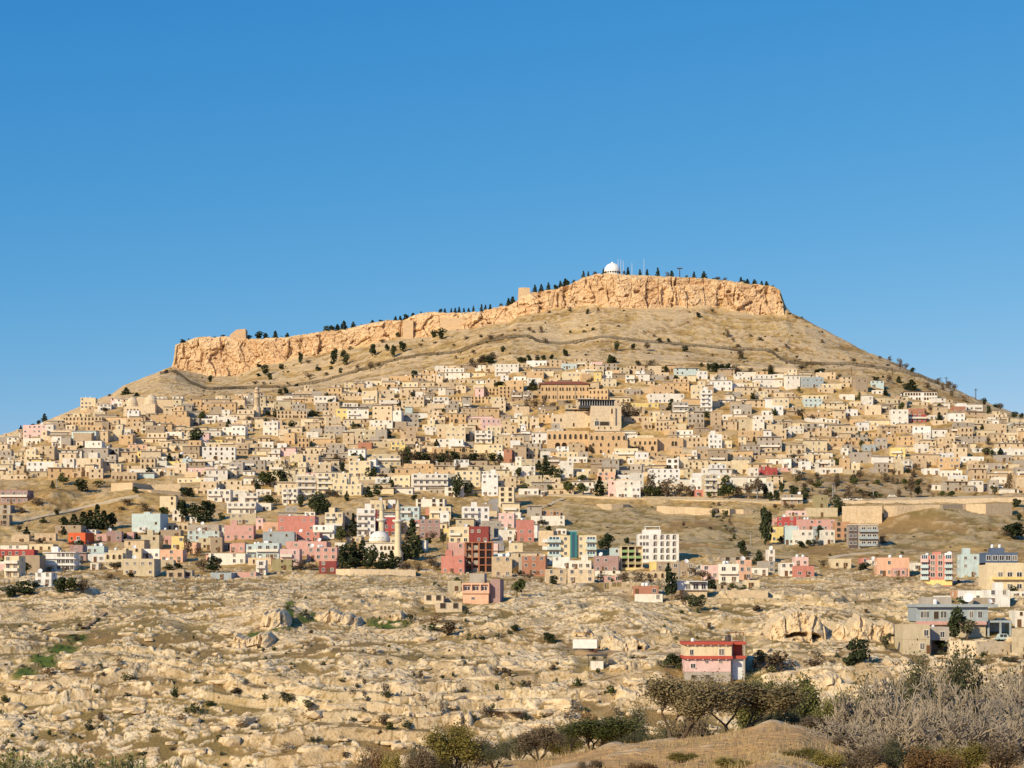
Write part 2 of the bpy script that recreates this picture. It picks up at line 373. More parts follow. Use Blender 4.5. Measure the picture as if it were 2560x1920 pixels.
PADS = [('r2', 1440, 2060, 898), ('r2', 500, 780, 660), ('r2', 640, 830, 800), ('t3', 1240, 2150, 1345), ('t3', 1120, 1600, 1500), ('t1', 1740, 2130, 1062), ('t2', 1370, 1720, 1010), ('t2', 1030, 1310, 1052), ('t2', 780, 1050, 945), ('t0', 290, 460, 912), ('t0', 150, 300, 928), ('t1', 1440, 1790, 1130), ('t1', 1660, 1780, 975), ('t3', 1680, 2110, 1080)]
def pads(x, y):                                  # levelled ground in front of and under the houses on the rocks
    m = np.zeros_like(x)
    for (t, x0, x1, yb) in PADS:
        u0, v = P(t, x0, yb); u1, _ = P(t, x1, yb); yy = depth_at((u0+u1)/2, v); a, b_ = (u0-UC)/F*yy, (u1-UC)/F*yy
        m = np.maximum(m, sst(a-4, a, x)*(1-sst(b_, b_+4, x))*sst(yy-9, yy-4, y)*(1-sst(yy+12, yy+16, y)))
    return m
def f_rock(x, y, z, u):
    dz, r, t, g = rockfield(x, y, z, u)
    k = sst(375, 395, y)*(1-sst(735, 765, y)); z0 = np.zeros_like(x)
    v = HV-z/y*F; br = (.35+.5*sst(.35, .6, fbm(x/16, y/12, 3, 141)))*k*np.clip((v-1425)/60, 0, 1)
    pm = pads(x, y); dz = dz*(1-pm)-.5*pm; r = r*(1-.6*pm)
    return dz*k, r*k, t, g, z0, br
def f_hill(x, y, z, u):
    v = HV-z/y*F
    n = fbm(x/26, y/20, 4, 201); hi = sst(1230, 1330, y)
    n2 = fbm(x/7, y/5, 3, 205)
    rock = sst(.55, .63, n*.45+n2*.3+.36*fbm(x/2.6, y/2.4, 2, 207)+.04*hi)*np.where(y > 1250, .75, .5)
    band = np.exp(-((z/9.0+1.5*fbm(x/60, y/60, 2, 209)) % 1.0-.5)**2/.012)
    rock = np.maximum(rock, hi*band*sst(.45, .6, fbm(x/30, y/30, 3, 215))*.7)
    dz = rock*.9+(n2-.5)*1.2-.9*(1-sst(740, 765, y))
    lo = (1-sst(985, 1010, y))*sst(1255, 1275, v)*(1-sst(1400, 1440, v))*np.where(u > 1250, 1, 0)
    green = lo*.32*sst(.35, .6, n)
    return dz, rock, np.clip(.05+.6*n2, 0, 1), green, lo*.12, np.clip(lo*.7*sst(.3, .55, fbm(x/40, y/30, 3, 217))+.75*sst(1960, 2000, u)*(1-sst(2300, 2360, u))*sst(1180, 1196, v)*(1-sst(1248, 1262, v)), 0, 1)
def f_near(x, y, z, u):
    n = fbm(x/3, y/3, 4, 301)
    return (n-.5)*.8*np.clip(y/30, 0, 1), sst(.62, .7, n)*.6, n, np.zeros_like(x), sst(.3, .55, fbm(x/9, y/9, 3, 305)+.2)*.9, np.zeros_like(x)
dense = np.linspace(-40, 2600, 1060)
usr = np.concatenate([np.linspace(-700, -60, 40), dense, np.linspace(2620, 3260, 40)])
ysr = np.concatenate([np.linspace(370, 605, 560), np.linspace(606.2, 770, 130)])
sheet('rocky_slope', usr, ysr, f_rock, M['ground'])
ush = np.concatenate([np.linspace(-700, -60, 40), np.linspace(-50, 2610, 640), np.linspace(2640, 3260, 40)])
ush = np.unique(np.concatenate([ush, np.linspace(424, 440, 9), np.linspace(1948, 1984, 15)]))
ysh = np.concatenate([np.linspace(735, 1560, 340), np.linspace(1565, 1800, 40), np.linspace(1850, 9000, 22)])
sheet('hill', ush, ysh, f_hill, M['ground'])
sheet('near_ground', np.linspace(-700, 3260, 420), np.concatenate([np.linspace(.5, 20, 8), np.linspace(22, 374, 190)]), f_near, M['ground'])

# the crag under the citadel: a broken limestone face along the edge of the plateau
def cliff():
    us = np.concatenate([np.full(26, 431.), np.arange(431, 1962, 1.25), np.full(26, 1962.)])
    back = np.concatenate([np.linspace(150, 6, 26), np.zeros(len(us)-52), np.linspace(6, 150, 26)])
    nr = 54; t = np.linspace(0, 1, nr)[:, None]
    yq = ln(YQ, us); zb = (HV-ln(CBASE, us))/F*yq-16; zt = (HV-ln(CTOP, us))/F*(yq+2)+.3
    zt = zt+(fbm(us/9, us*0, 3, 401)-.5)*3.0
    zt = np.maximum(zt, zb+6)
    Z = zb[None]+(zt-zb)[None]*t; Y = (yq+back)[None]-2+9*t; X = (us[None]-UC)/F*(yq[None]+Y*0)
    X = X-np.where(us < 440, 1, 0)[None]*back[None]*.25*0
    a = us/F*1500+back*1.0; A = np.repeat(a[None], nr, 0)
    wob = (fbm(A/18, Z/14, 3, 411)-.5)*9
    f1, f2, c = worley((A+wob)/12, Z/21+.2*A/12, 421); g1, g2, d = worley((A+wob)/4.2, (Z+wob*.5)/3.4, 431)
    fine = fbm(A/2.5, Z/2.0, 4, 433)
    st = (Z/4.6+1.3*fbm(A/40, Z/40, 2, 441)); fr = st-np.floor(st)
    prof = np.minimum(1, (1-t)*9+.15)+0*Z
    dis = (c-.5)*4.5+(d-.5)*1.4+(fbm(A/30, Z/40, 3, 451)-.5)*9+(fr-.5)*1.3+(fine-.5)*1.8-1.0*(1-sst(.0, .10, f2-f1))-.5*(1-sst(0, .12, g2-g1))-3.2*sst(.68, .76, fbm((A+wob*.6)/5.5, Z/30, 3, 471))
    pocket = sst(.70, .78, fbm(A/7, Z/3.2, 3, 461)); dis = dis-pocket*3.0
    dis = dis*prof
    side = np.where(back > 0, 1.0, 0.0)[None]
    Y = Y-dis*(1-side*.7); X = X+np.where(us < 900, -1, 1)[None]*side*dis
    V = np.stack([X.ravel(), Y.ravel(), (Z+ZC).ravel()], 1)
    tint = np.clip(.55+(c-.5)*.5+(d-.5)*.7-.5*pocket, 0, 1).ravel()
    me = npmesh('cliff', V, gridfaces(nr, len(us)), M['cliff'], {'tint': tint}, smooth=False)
    tag(link('cliff', me), kind='structure')
cliff()

# ---------------------------------------------------------------- roads, paths and steps draped on the slope
def strip(name, pts, width, mat_, lift=.25, ymin=205):
    Q = []
    for (u0, v0), (u1, v1) in zip(pts[:-1], pts[1:]):
        n = max(2, int(math.hypot(u1-u0, v1-v0)/5))
        for i in range(n): Q.append((u0+(u1-u0)*i/n, v0+(v1-v0)*i/n))
    Q.append(pts[-1]); C = [at(u, v, ymin) for u, v in Q]
    ysm = [sum(C[max(0, min(len(C)-1, i+k))].y for k in range(-3, 4))/7 for i in range(len(C))]
    C = [Vector((c.x/c.y*y, y, gz(c.x/c.y*y, y))) for c, y in zip(C, ysm)]
    mb = MB(); prev = None
    for i, c in enumerate(C):
        d = C[min(i+1, len(C)-1)]-C[max(i-1, 0)]; d.z = 0; d.normalize(); nrm = Vector((-d.y, d.x, 0))
        row = []
        for k in (-1, -.33, .33, 1):
            q = c+nrm*width*.5*k; row.append((q.x, q.y, max(gz(q.x, q.y), c.z-.6)+lift))
        row = [(row[0][0], row[0][1], row[0][2]-1.6)]+row+[(row[-1][0], row[-1][1], row[-1][2]-1.6)]
        if prev:
            for j in range(5): mb.quad(prev[j], row[j], row[j+1], prev[j+1])
        prev = row
    return tag(link(name, mb.mesh(name, mat_)), kind='structure')
def px(tile, *xy): return [P(tile, xy[i], xy[i+1]) for i in range(0, len(xy), 2)]
strip('road', px('s2', 0, 1255, 240, 1240, 640, 1245, 830, 1255, 1300, 1272, 1700, 1280, 2212, 1296)+px('s3', 300, 1290, 640, 1283, 1000, 1278, 1400, 1270, 1800, 1262, 2212, 1255), 6, M['road'], .5)
strip('path', px('t0', 0, 400, 250, 345, 520, 288, 800, 225, 1000, 180, 1200, 145), 3.4, M['road'], .4)
strip('path', px('t2', 190, 270, 300, 230, 380, 190, 450, 160), 2.5, M['road'], .4)
strip('path', px('t3', 520, 690, 640, 660, 780, 645, 940, 632), 3.5, M['road'], .4)
strip('path', px('p6', 1130, 708, 1400, 725, 1700, 752, 2000, 765), 5, M['road'], .6)
strip('steps', px('t1', 2050, 150, 2055, 260, 2070, 400, 2085, 520, 2095, 640), 5, M['concrete'], .4)
strip('path', px('r2', 560, 655, 700, 672, 900, 668, 1200, 690, 1480, 690), 4, M['dirt'], .5)
strip('path', px('t0', 1180, 1000, 1000, 1080, 850, 1200, 720, 1300), 1.4, M['dirt'], .5)

# ---------------------------------------------------------------- building kit
C = dict(stone=(.66, .52, .35), stone2=(.73, .60, .425), stone3=(.55, .425, .29), ochre=(.67, .475, .275), cream=(.72, .60, .40), white=(.76, .71, .62), white2=(.78, .76, .72), grey=(.42, .37, .31),
         taupe=(.38, .30, .215), pink=(.62, .36, .31), pale_pink=(.72, .50, .46), coral=(.56, .235, .19), orange=(.60, .125, .05), dark_red=(.25, .06, .055), crimson=(.42, .085, .08), peach=(.72, .44, .30),
         yellow=(.76, .60, .25), light_blue=(.50, .60, .60), blue_grey=(.36, .41, .43), blue=(.10, .14, .22), mauve=(.38, .25, .23), brick=(.42, .20, .13), terracotta=(.54, .30, .17), olive=(.36, .31, .17), dark=(.12, .09, .085), pale_green=(.50, .55, .42), beige=(.56, .47, .32))
WORD = dict(stone='tan stone', stone2='pale stone', stone3='brown stone', ochre='ochre stone', cream='cream', white='off-white', white2='white', grey='grey concrete', taupe='taupe', pink='pink', pale_pink='pale pink', coral='coral red',
            orange='orange red', dark_red='dark red', crimson='crimson', peach='peach', yellow='yellow', light_blue='light blue', blue_grey='blue-grey', blue='dark blue', mauve='mauve', brick='brick red', terracotta='terracotta', olive='olive', dark='dark brown', pale_green='pale green', beige='beige')
simple('curtain', (.20, .17, .135), .3, .4)
def unit_window(name, fm, pm, mull=1, arch=False):
    mb = MB(); t = .09
    if arch:
        pts = [(-.5, 0), (.5, 0), (.5, .62)]+[(.5*math.cos(a), .62+.38*math.sin(a)) for a in np.linspace(0, math.pi, 9)[1:-1]]+[(-.5, .62)]
        n = len(pts); k = 0
        mb.v += [(p[0], -.02, p[1]) for p in pts]; mb.f.append(tuple(range(n))); mb.m.append(1)
        o = [(p[0]*1.2, p[1]*1.1-.02) for p in pts]; k = len(mb.v)
        mb.v += [(p[0], -.16, p[1]) for p in pts]+[(p[0], -.16, p[1]) for p in o]+[(p[0], 0, p[1]) for p in o]
        for i in range(n):
            j = (i+1) % n
            mb.f += [(k+i, k+j, k+n+j, k+n+i), (k+n+i, k+n+j, k+2*n+j, k+2*n+i), (i, j, k+j, k+i)]; mb.m += [0, 0, 0]
    else:
        mb.quad((-.5, -.02, 0), (.5, -.02, 0), (.5, -.02, 1), (-.5, -.02, 1), 1)
        mb.box(-.5-t, .5+t, -.14, 0, -.11, -.02); mb.box(-.5-t, .5+t, -.11, 0, 1, 1.08); mb.box(-.5-t, -.5, -.10, 0, -.02, 1); mb.box(.5, .5+t, -.10, 0, -.02, 1)
        for i in range(mull): xx = -.5+(i+1)/(mull+1); mb.box(xx-.035, xx+.035, -.07, -.02, 0, 1)
    return mb.mesh(name, [fm, pm])
WM = {'w': unit_window('window_white', M['white_frame'], M['glass']), 'd': unit_window('window_dark', M['stone_frame'], M['opening'], 0), 'a': unit_window('window_arched', M['stone_frame'], M['opening'], 0, True), 'o': unit_window('window_open', M['concrete'], M['opening'], 0),
      'p': unit_window('window_curtained', M['white_frame'], M['curtain']), 'b': unit_window('window_blue', M['white_frame'], M['blue_glass'], 2)}
def split_win(k):
    me = WM[k]; out = []
    for want in (0, 1):
        mb = MB(); mb.v = [tuple(v.co) for v in me.vertices]; mb.f = [tuple(p.vertices) for p in me.polygons if p.material_index == want]; mb.m = [0]*len(mb.f); out.append(mb.mesh(('window_frame', 'pane')[want], me.materials[want]))
    return out
WS = {k: split_win(k) for k in WM}
def door_mesh():
    mb = MB(); mb.box(-.5, .5, -.06, 0, 0, 1); mb.box(-.58, -.5, -.1, 0, 0, 1.06); mb.box(.5, .58, -.1, 0, 0, 1.06); mb.box(-.5, .5, -.1, 0, 1, 1.06); mb.box(.3, .4, -.1, -.06, .45, .52); return mb.mesh('door', M['wood'])
DOOR = door_mesh()
def tank_mesh():
    mb = MB(); mb.lathe([(0.01, 0), (.5, 0), (.52, .08), (.5, .4), (.52, .45), (.5, .9), (.3, 1.02), (.01, 1.05)], 10); return mb.mesh('water_tank', M['tank_white'], True)
TANK = tank_mesh()
def dish_mesh():
    mb = MB(); mb.lathe([(.01, 0), (.3, .05), (.55, .17), (.5, .17), (.28, .08), (.01, .03)], 12); me = mb.mesh('satellite_dish', M['tank_white'], True)
    me.transform(Matrix.Rotation(R(62), 4, 'X')); me.transform(Matrix.Translation((0, 0, .7)))
    b2 = MB(); b2.v = [tuple(v.co) for v in me.vertices]; b2.f = [tuple(p.vertices) for p in me.polygons]; b2.m = [0]*len(b2.f); b2.tube((0, 0, 0), (0, 0, .72), .04, .04); b2.tube((0, -.1, .7), (0, -.55, .85), .02, .02, 4); return b2.mesh('satellite_dish', M['tank_white'])
DISH = dish_mesh()
def body(mb, w, d, h, x0=None, y0=0, z0=-3.5, par=.55, th=.22, m=0, top=1):
    x0 = -w/2 if x0 is None else x0; x1 = x0+w; y1 = y0+d
    mb.box(x0, x1, y0, y1, z0, h, m, skip='tb')
    mb.quad((x0, y0, h), (x1, y0, h), (x1-th, y0+th, h), (x0+th, y0+th, h), m); mb.quad((x1, y0, h), (x1, y1, h), (x1-th, y1-th, h), (x1-th, y0+th, h), m)
    mb.quad((x1, y1, h), (x0, y1, h), (x0+th, y1-th, h), (x1-th, y1-th, h), m); mb.quad((x0, y1, h), (x0, y0, h), (x0+th, y0+th, h), (x0+th, y1-th, h), m)
    mb.box(x0+th, x1-th, y0+th, y1-th, h-par, h, m, skip='tb')
    mb.quad((x0+th, y0+th, h-par), (x1-th, y0+th, h-par), (x1-th, y1-th, h-par), (x0+th, y1-th, h-par), top)
HOUSES = []; RES = []; FOOT = []
NUM = ['no', 'one', 'two', 'three', 'four', 'five', 'six', 'seven', 'eight', 'nine', 'ten', 'eleven', 'twelve', 'thirteen', 'fourteen', 'fifteen']
def nw(n): return NUM[n] if n < 16 else 'many'
class H:                                          # one house: an Empty at its front base with its parts
    def __init__(s, name, x, y, z, w, d, h, colr, rz=0, stone=False, feats=None):
        s.x, s.y, s.z, s.w, s.d, s.h, s.c, s.rz = x, y, z, w, d, h, colr, rz
        s.root = link(name, None, None, (x, y, z), rz); s.stone = stone; s.mat = M['stone'] if stone else M['paint']; s.nwin = 0; s.feats = feats or []
    def rgb(s, c): return C[c] if isinstance(c, str) else c
    def part(s, name, mb, mats=None, colr=None, parent=None):
        o = link(name, mb.mesh(name, mats or [s.mat, M['roof_slab']]), parent or s.root, color=s.rgb(colr or s.c)); return o
    def block(s, name='wall', w=None, d=None, h=None, x0=None, y0=0, z0=-3.5, colr=None, par=.5):
        mb = MB(); body(mb, w or s.w, d or s.d, h or s.h, x0, y0, z0, par); return s.part(name, mb, None, colr)
    def win(s, x, z, w=1.2, h=1.35, t='w', y=0, side=0, dd=None):
        if t == 'w' and rnd.random() < .38: t = 'p'
        dd = s.d if dd is None else dd
        fm = WS[t][0] if s.y < 640 else WM[t]
        if side == 0: o = link('window', fm, s.root, (x, y-.01, z), 0, (w, 1, h))
        else: o = link('window', fm, s.root, (side*(s.w/2+.01), x, z), R(90)*side, (w, 1, h))
        if s.y < 640: link('pane', WS[t][1], o)
        s.nwin += 1; return o
    def rows(s, cols, n, t='w', w=1.2, h=1.35, z0=.9, fh=None, skip=.12, x0=None, x1=None, y=0, base=0):
        fh = fh or s.h/max(n, 1); a = -s.w/2 if x0 is None else x0; b = s.w/2 if x1 is None else x1
        for k in range(n):
            for i in range(cols):
                if rnd.random() < skip: continue
                s.win(a+(b-a)*(i+.5)/cols, base+k*fh+z0, w*rnd.uniform(.9, 1.1), h, t, y)
    def side_rows(s, n, t='w', fh=None, skip=.35, w=1.0, h=1.2):
        fh = fh or s.h/max(n, 1); sd = 1 if s.x < 0 else -1; nc = max(1, int(s.d/4))
        for k in range(n):
            for i in range(nc):
                if rnd.random() > skip: s.win(s.d*(i+.5)/nc, k*fh+.9, w, h, t, side=sd)
    def slab(s, z, over=.35, th=.22, mt=None, colr='white', w=None, x0=None, y0=0, d=None, name='floor_slab'):
        w = w or s.w; x0 = -w/2 if x0 is None else x0; d = d or s.d
        mb = MB(); mb.box(x0-over, x0+w+over, y0-over, y0+d+over, z, z+th); return s.part(name, mb, [mt or M['paint']], colr)
    def balcony(s, x0, x1, z, dep=1.2, colr='white', rail=.95):
        mb = MB(); mb.box(x0, x1, -dep, -.01, z-.15, z); mb.box(x0, x1, -dep, -dep+.12, z, z+rail); mb.box(x0, x0+.12, -dep+.12, -.01, z, z+rail); mb.box(x1-.12, x1, -dep+.12, -.01, z, z+rail)
        return s.part('balcony', mb, [M['paint']], colr)
    def door(s, x, w=1.0, h=2.1, z=0): return link('door', DOOR, s.root, (x, -.01, z), 0, (w, 1, h))
    def tank(s, x, y, r=.6, z=None): return link('water_tank', TANK, s.root, (x, y, (s.h if z is None else z)-.5), 0, (r*2, r*2, 1.5*r/.6))
    def dish(s, x, y, k=1.0, z=None): return link('satellite_dish', DISH, s.root, (x, y, (s.h if z is None else z)-.5), R(rnd.uniform(-30, 30)), (k, k, k))
    def stair(s, x, w=2.6, d=2.8, h=2.3, y=None, colr=None):
        y = s.d*.45 if y is None else y
        mb = MB(); body(mb, w, d, s.h+h, x-w/2, y, s.h-.6, .15); o = s.part('stair_tower', mb, None, colr); return o
    def done(s, label, cat='house', group=None): tag(s.root, label, cat, group); HOUSES.append(s); return s
def foot(x, y, w, d): FOOT.append((x-w/2, x+w/2, y, y+d))
def place(t, x0, x1, yt, yb, dmin=6.5, dmax=12, dy=0):
    u0, v0 = P(t, x0, yt); u1, v1 = P(t, x1, yb); y = depth_at((u0+u1)/2, v1)+dy
    w = (u1-u0)/F*y; h = (v1-v0)/F*y; x = ((u0+u1)/2-UC)/F*y; d = min(dmax, max(dmin, w*.75))
    z = ZC+(HV-v1)/F*y
    RES.append((u0, u1, v0, v1, y)); foot(x, y, w, d)
    return x, y, z, w, d, h
def house(t, x0, x1, yt, yb, c, st='w', extra='', rz=None, label='', name=None, group='houses of the lower quarter', note=''):
    """st: w white windows, d dark windows, B balcony bands, A arched windows, p plain; extra: s stair tower, t tank, i dish, S slabs, n no door"""
    x, y, z, w, d, h = place(t, x0, x1, yt, yb)
    rz = R(rnd.uniform(-7, 7)) if rz is None else R(rz)
    stone = c in ('stone', 'stone2', 'stone3', 'ochre')
    hs_ = H(name or ('stone_house' if stone else 'plastered_house'), x, y, z, w, d, h, c, rz, stone)
    hs_.block(par=.45); n = max(1, int(round(h/2.95))); cols = max(1, int(round(w/3.0))); fh = h/n
    if 'B' in st:
        bx = w*.5-.2
        for k in range(1 if n > 1 else 0, n): hs_.balcony(-bx, bx*(.2 if rnd.random() < .4 else 1), k*fh+.05, 1.1, 'white')
        hs_.rows(cols, n, 'w', 1.3, 1.4, .95, fh, .1)
    elif 'A' in st: hs_.rows(max(2, int(w/2.2)), n, 'a', .95, 1.7, .8, fh, .05)
    elif 'd' in st: hs_.rows(max(1, int(w/3.2)), n, 'd', .9, 1.25, .95, fh, .3)
    elif 'o' in st: hs_.rows(max(1, int(w/3.0)), n, 'o', 1.5, 1.5, .8, fh, .05)
    elif 'p' in st: hs_.rows(max(1, int(w/4.5)), n, 'd', .8, 1.0, 1.0, fh, .45)
    else: hs_.rows(cols, n, 'w', rnd.uniform(.85, 1.2), rnd.uniform(1.0, 1.35), 1.0, fh, .25)
    if 'p' not in st: hs_.side_rows(n, 'w' if st[0] in 'wB' else 'd', fh)
    if 'n' not in extra and n > 0 and h > 2.6: hs_.door(rnd.uniform(-.35, .35)*w)
    if 'S' in extra:
        for k in range(1, n+1): hs_.slab(k*fh-.1, .4, .24, colr='white')
    f = []
    if 's' in extra: hs_.stair(rnd.uniform(-.25, .25)*w); f.append('a rooftop stair room')
    if 't' in extra: hs_.tank(rnd.uniform(-.3, .3)*w, d*.4); hs_.tank(rnd.uniform(-.3, .3)*w, d*.6); f.append('roof tanks')
    if 'i' in extra: hs_.dish(rnd.uniform(-.35, .35)*w, 1.2, 1.5); f.append('a roof dish')
    hs_.n = n; hs_.f = f; hs_.note = note; hs_.hand = True
    hs_.uv = P(t, (x0+x1)/2, (yt+yb)/2)
    hs_.group = group; HOUSES.append(hs_)
    if label: tag(hs_.root, label, 'house')
    return hs_

# ---------------------------------------------------------------- lower quarter, house by house (tile, pixel box, colour, windows, roof things)
LOW = '''t0 0 290 600 665 crimson w -
t0 35 165 655 850 cream B -
t0 165 345 650 805 taupe p -
t0 303 445 800 915 white2 w i
t0 165 290 865 930 cream w -
t0 1060 1335 680 830 beige w i
t0 1195 1375 475 600 beige d s
t0 1375 1560 430 500 taupe p t
t0 1620 1895 440 530 light_blue w i
t0 1480 1590 485 605 yellow w -
t0 1715 1820 500 605 beige d -
t0 1820 1920 495 625 taupe p -
t0 1940 2190 390 520 pink w s
t0 1985 2115 550 625 pink w -
t0 2125 2260 555 690 light_blue B t
t0 905 1060 630 770 cream A -
t0 1060 1220 590 690 cream d i
t0 1220 1380 595 680 white2 w -
t0 1380 1580 600 710 peach w -
t0 250 460 555 620 cream d -
t0 740 900 570 640 light_blue w it
t0 760 910 640 710 white2 w -
t0 830 920 465 530 pink w -
t0 920 1050 440 530 mauve w i
t0 1095 1155 450 525 pink w -
t0 475 700 390 480 taupe p -
t0 1800 2120 635 735 white w -
t0 1440 1590 780 855 stone3 o n
t0 1590 1660 780 850 grey o n
t0 1820 2000 800 865 blue_grey p -
t0 0 240 85 205 mauve B -
t0 0 90 215 300 grey o -
t0 0 80 300 395 taupe o -
t0 1380 1520 140 275 cream d -
t0 1490 1600 250 365 white A -
t0 1790 1990 80 195 white B t
t0 2060 2230 110 200 white B -
t0 1960 2210 190 300 white B s
t0 1990 2212 290 385 beige w -
t0 1400 1625 370 440 stone A -
t0 1625 1890 385 450 grey w i
t0 780 850 715 775 white w -
t0 0 240 565 610 white w -
t0 740 830 430 470 white w -
t0 1640 1700 320 380 white2 w -
t0 1190 1390 405 450 white2 w -
t0 1420 1480 480 560 pink w -
t0 1595 1700 540 640 peach d -
t0 2000 2212 795 850 pink w -
t0 640 700 520 570 white w -
t0 100 250 470 550 stone p -
t0 300 480 460 540 stone p -
t1 60 330 445 570 blue_grey p i
t1 190 510 310 510 coral w t
t1 60 190 365 445 peach w -
t1 350 550 450 540 coral w i
t1 255 610 530 660 pink w i
t1 0 200 545 690 light_blue B t
t1 140 310 685 785 olive p -
t1 0 85 690 830 white B -
t1 440 700 580 700 pink w it
t1 545 695 700 810 dark_red w -
t1 595 750 280 450 cream B s
t1 750 835 265 430 taupe d -
t1 870 1030 245 490 white2 B s
t1 1030 1090 258 460 dark_red w -
t1 985 1120 175 250 cream w i
t1 1140 1205 170 245 white2 w -
t1 1100 1215 320 490 crimson w -
t1 1240 1410 230 340 light_blue B -
t1 1380 1630 165 245 white o t
t1 1410 1590 340 500 mauve w i
t1 1590 1670 285 400 white2 w -
t1 1785 2015 230 405 white2 B s
t1 1550 1670 420 495 yellow w -
t1 1665 1840 405 550 cream B i
t1 1840 2010 400 545 dark_red w -
t1 1660 1800 540 665 pink w -
t1 1600 1800 655 815 coral w s
t1 2050 2212 660 845 stone w it
t1 1670 1770 870 975 beige d -
t1 1450 1620 1000 1060 stone2 o n
t1 1560 1780 1060 1130 stone2 o n
t1 2095 2230 285 420 pale_pink w -
t1 2100 2230 430 535 white w i
t1 225 360 75 215 white B -
t1 525 695 -60 125 cream B -
t1 350 520 -35 185 beige B -
t1 2095 2230 60 245 cream o -
t1 1950 2090 -55 140 white2 w s
t1 1720 1940 -80 60 cream w -
t1 1350 1660 -55 100 white B t
t1 1180 1330 -40 80 cream w -
t1 0 130 80 140 white w -
t1 0 130 200 270 white w -
t1 1395 1470 520 620 white w -
t1 780 910 490 550 beige w -
t1 1140 1230 490 560 cream w -
t1 0 60 330 440 pale_pink w -
t1 420 510 275 320 white w -
t1 510 600 310 410 taupe p -
t1 680 770 540 610 white w -
t1 1630 1720 60 150 white o -
t2 45 190 345 540 coral w t
t2 165 455 310 395 white w -
t2 260 420 268 315 terracotta w -
t2 0 75 280 345 white w -
t2 85 290 655 830 brick w -
t2 350 500 665 765 white2 w -
t2 295 470 770 895 stone w -
t2 500 685 695 775 white w s
t2 480 710 770 895 stone2 w -
t2 705 920 655 800 mauve w i
t2 715 935 785 830 white p n
t2 865 945 585 705 light_blue p -
t2 1200 1250 705 785 yellow p n
t2 1250 1370 705 790 taupe w -
t2 1150 1330 790 865 stone A n
t2 1380 1575 715 840 taupe w i
t2 1640 1790 735 860 pale_pink w -
t2 1785 1960 725 895 white B t
t2 1960 2070 690 870 peach w i
t2 1820 2080 668 715 grey o -
t2 2070 2212 760 830 white w -
t2 2010 2140 865 945 cream d -
t2 1045 1265 915 1000 brick w t
t2 1060 1300 985 1055 white w -
t2 1580 1650 735 790 white w -
t2 800 950 830 890 pink w -
t2 1770 1860 910 965 stone3 d -
t2 380 470 420 480 white w -
t2 -30 60 430 480 white w -
t3 80 280 320 410 crimson w i
t3 275 415 340 440 pink w t
t3 415 580 340 440 pink w -
t3 0 100 335 405 pink w -
t3 25 135 405 540 yellow w -
t3 145 255 395 560 light_blue p -
t3 215 390 430 560 white w i
t3 390 480 400 520 blue_grey w -
t3 480 580 430 560 white w -
t3 580 705 360 510 terracotta o -
t3 115 300 125 215 taupe B i
t3 415 520 130 245 olive p -
t3 160 330 265 320 pale_pink w -
t3 330 600 240 320 beige p -
t3 105 230 715 835 white w -
t3 225 350 665 745 pale_pink w t
t3 230 400 740 840 coral w -
t3 555 720 680 765 cream d -
t3 800 880 675 730 coral w -
t3 880 945 690 745 white w i
t3 945 1220 670 835 peach w t
t3 1070 1200 760 835 pink w -
t3 1665 1830 640 845 light_blue w s
t3 1245 1325 715 790 white w -
t3 1690 1855 955 1060 white2 w -
t3 1620 1690 955 1025 terracotta w -
t3 1895 2090 950 1085 white2 w s
t3 0 60 600 710 white w i
t3 -60 60 700 810 grey w -
t3 2100 2240 960 1040 white w -
t3 2135 2240 1130 1270 white p -
t3 1480 1580 1000 1060 white2 p -'''
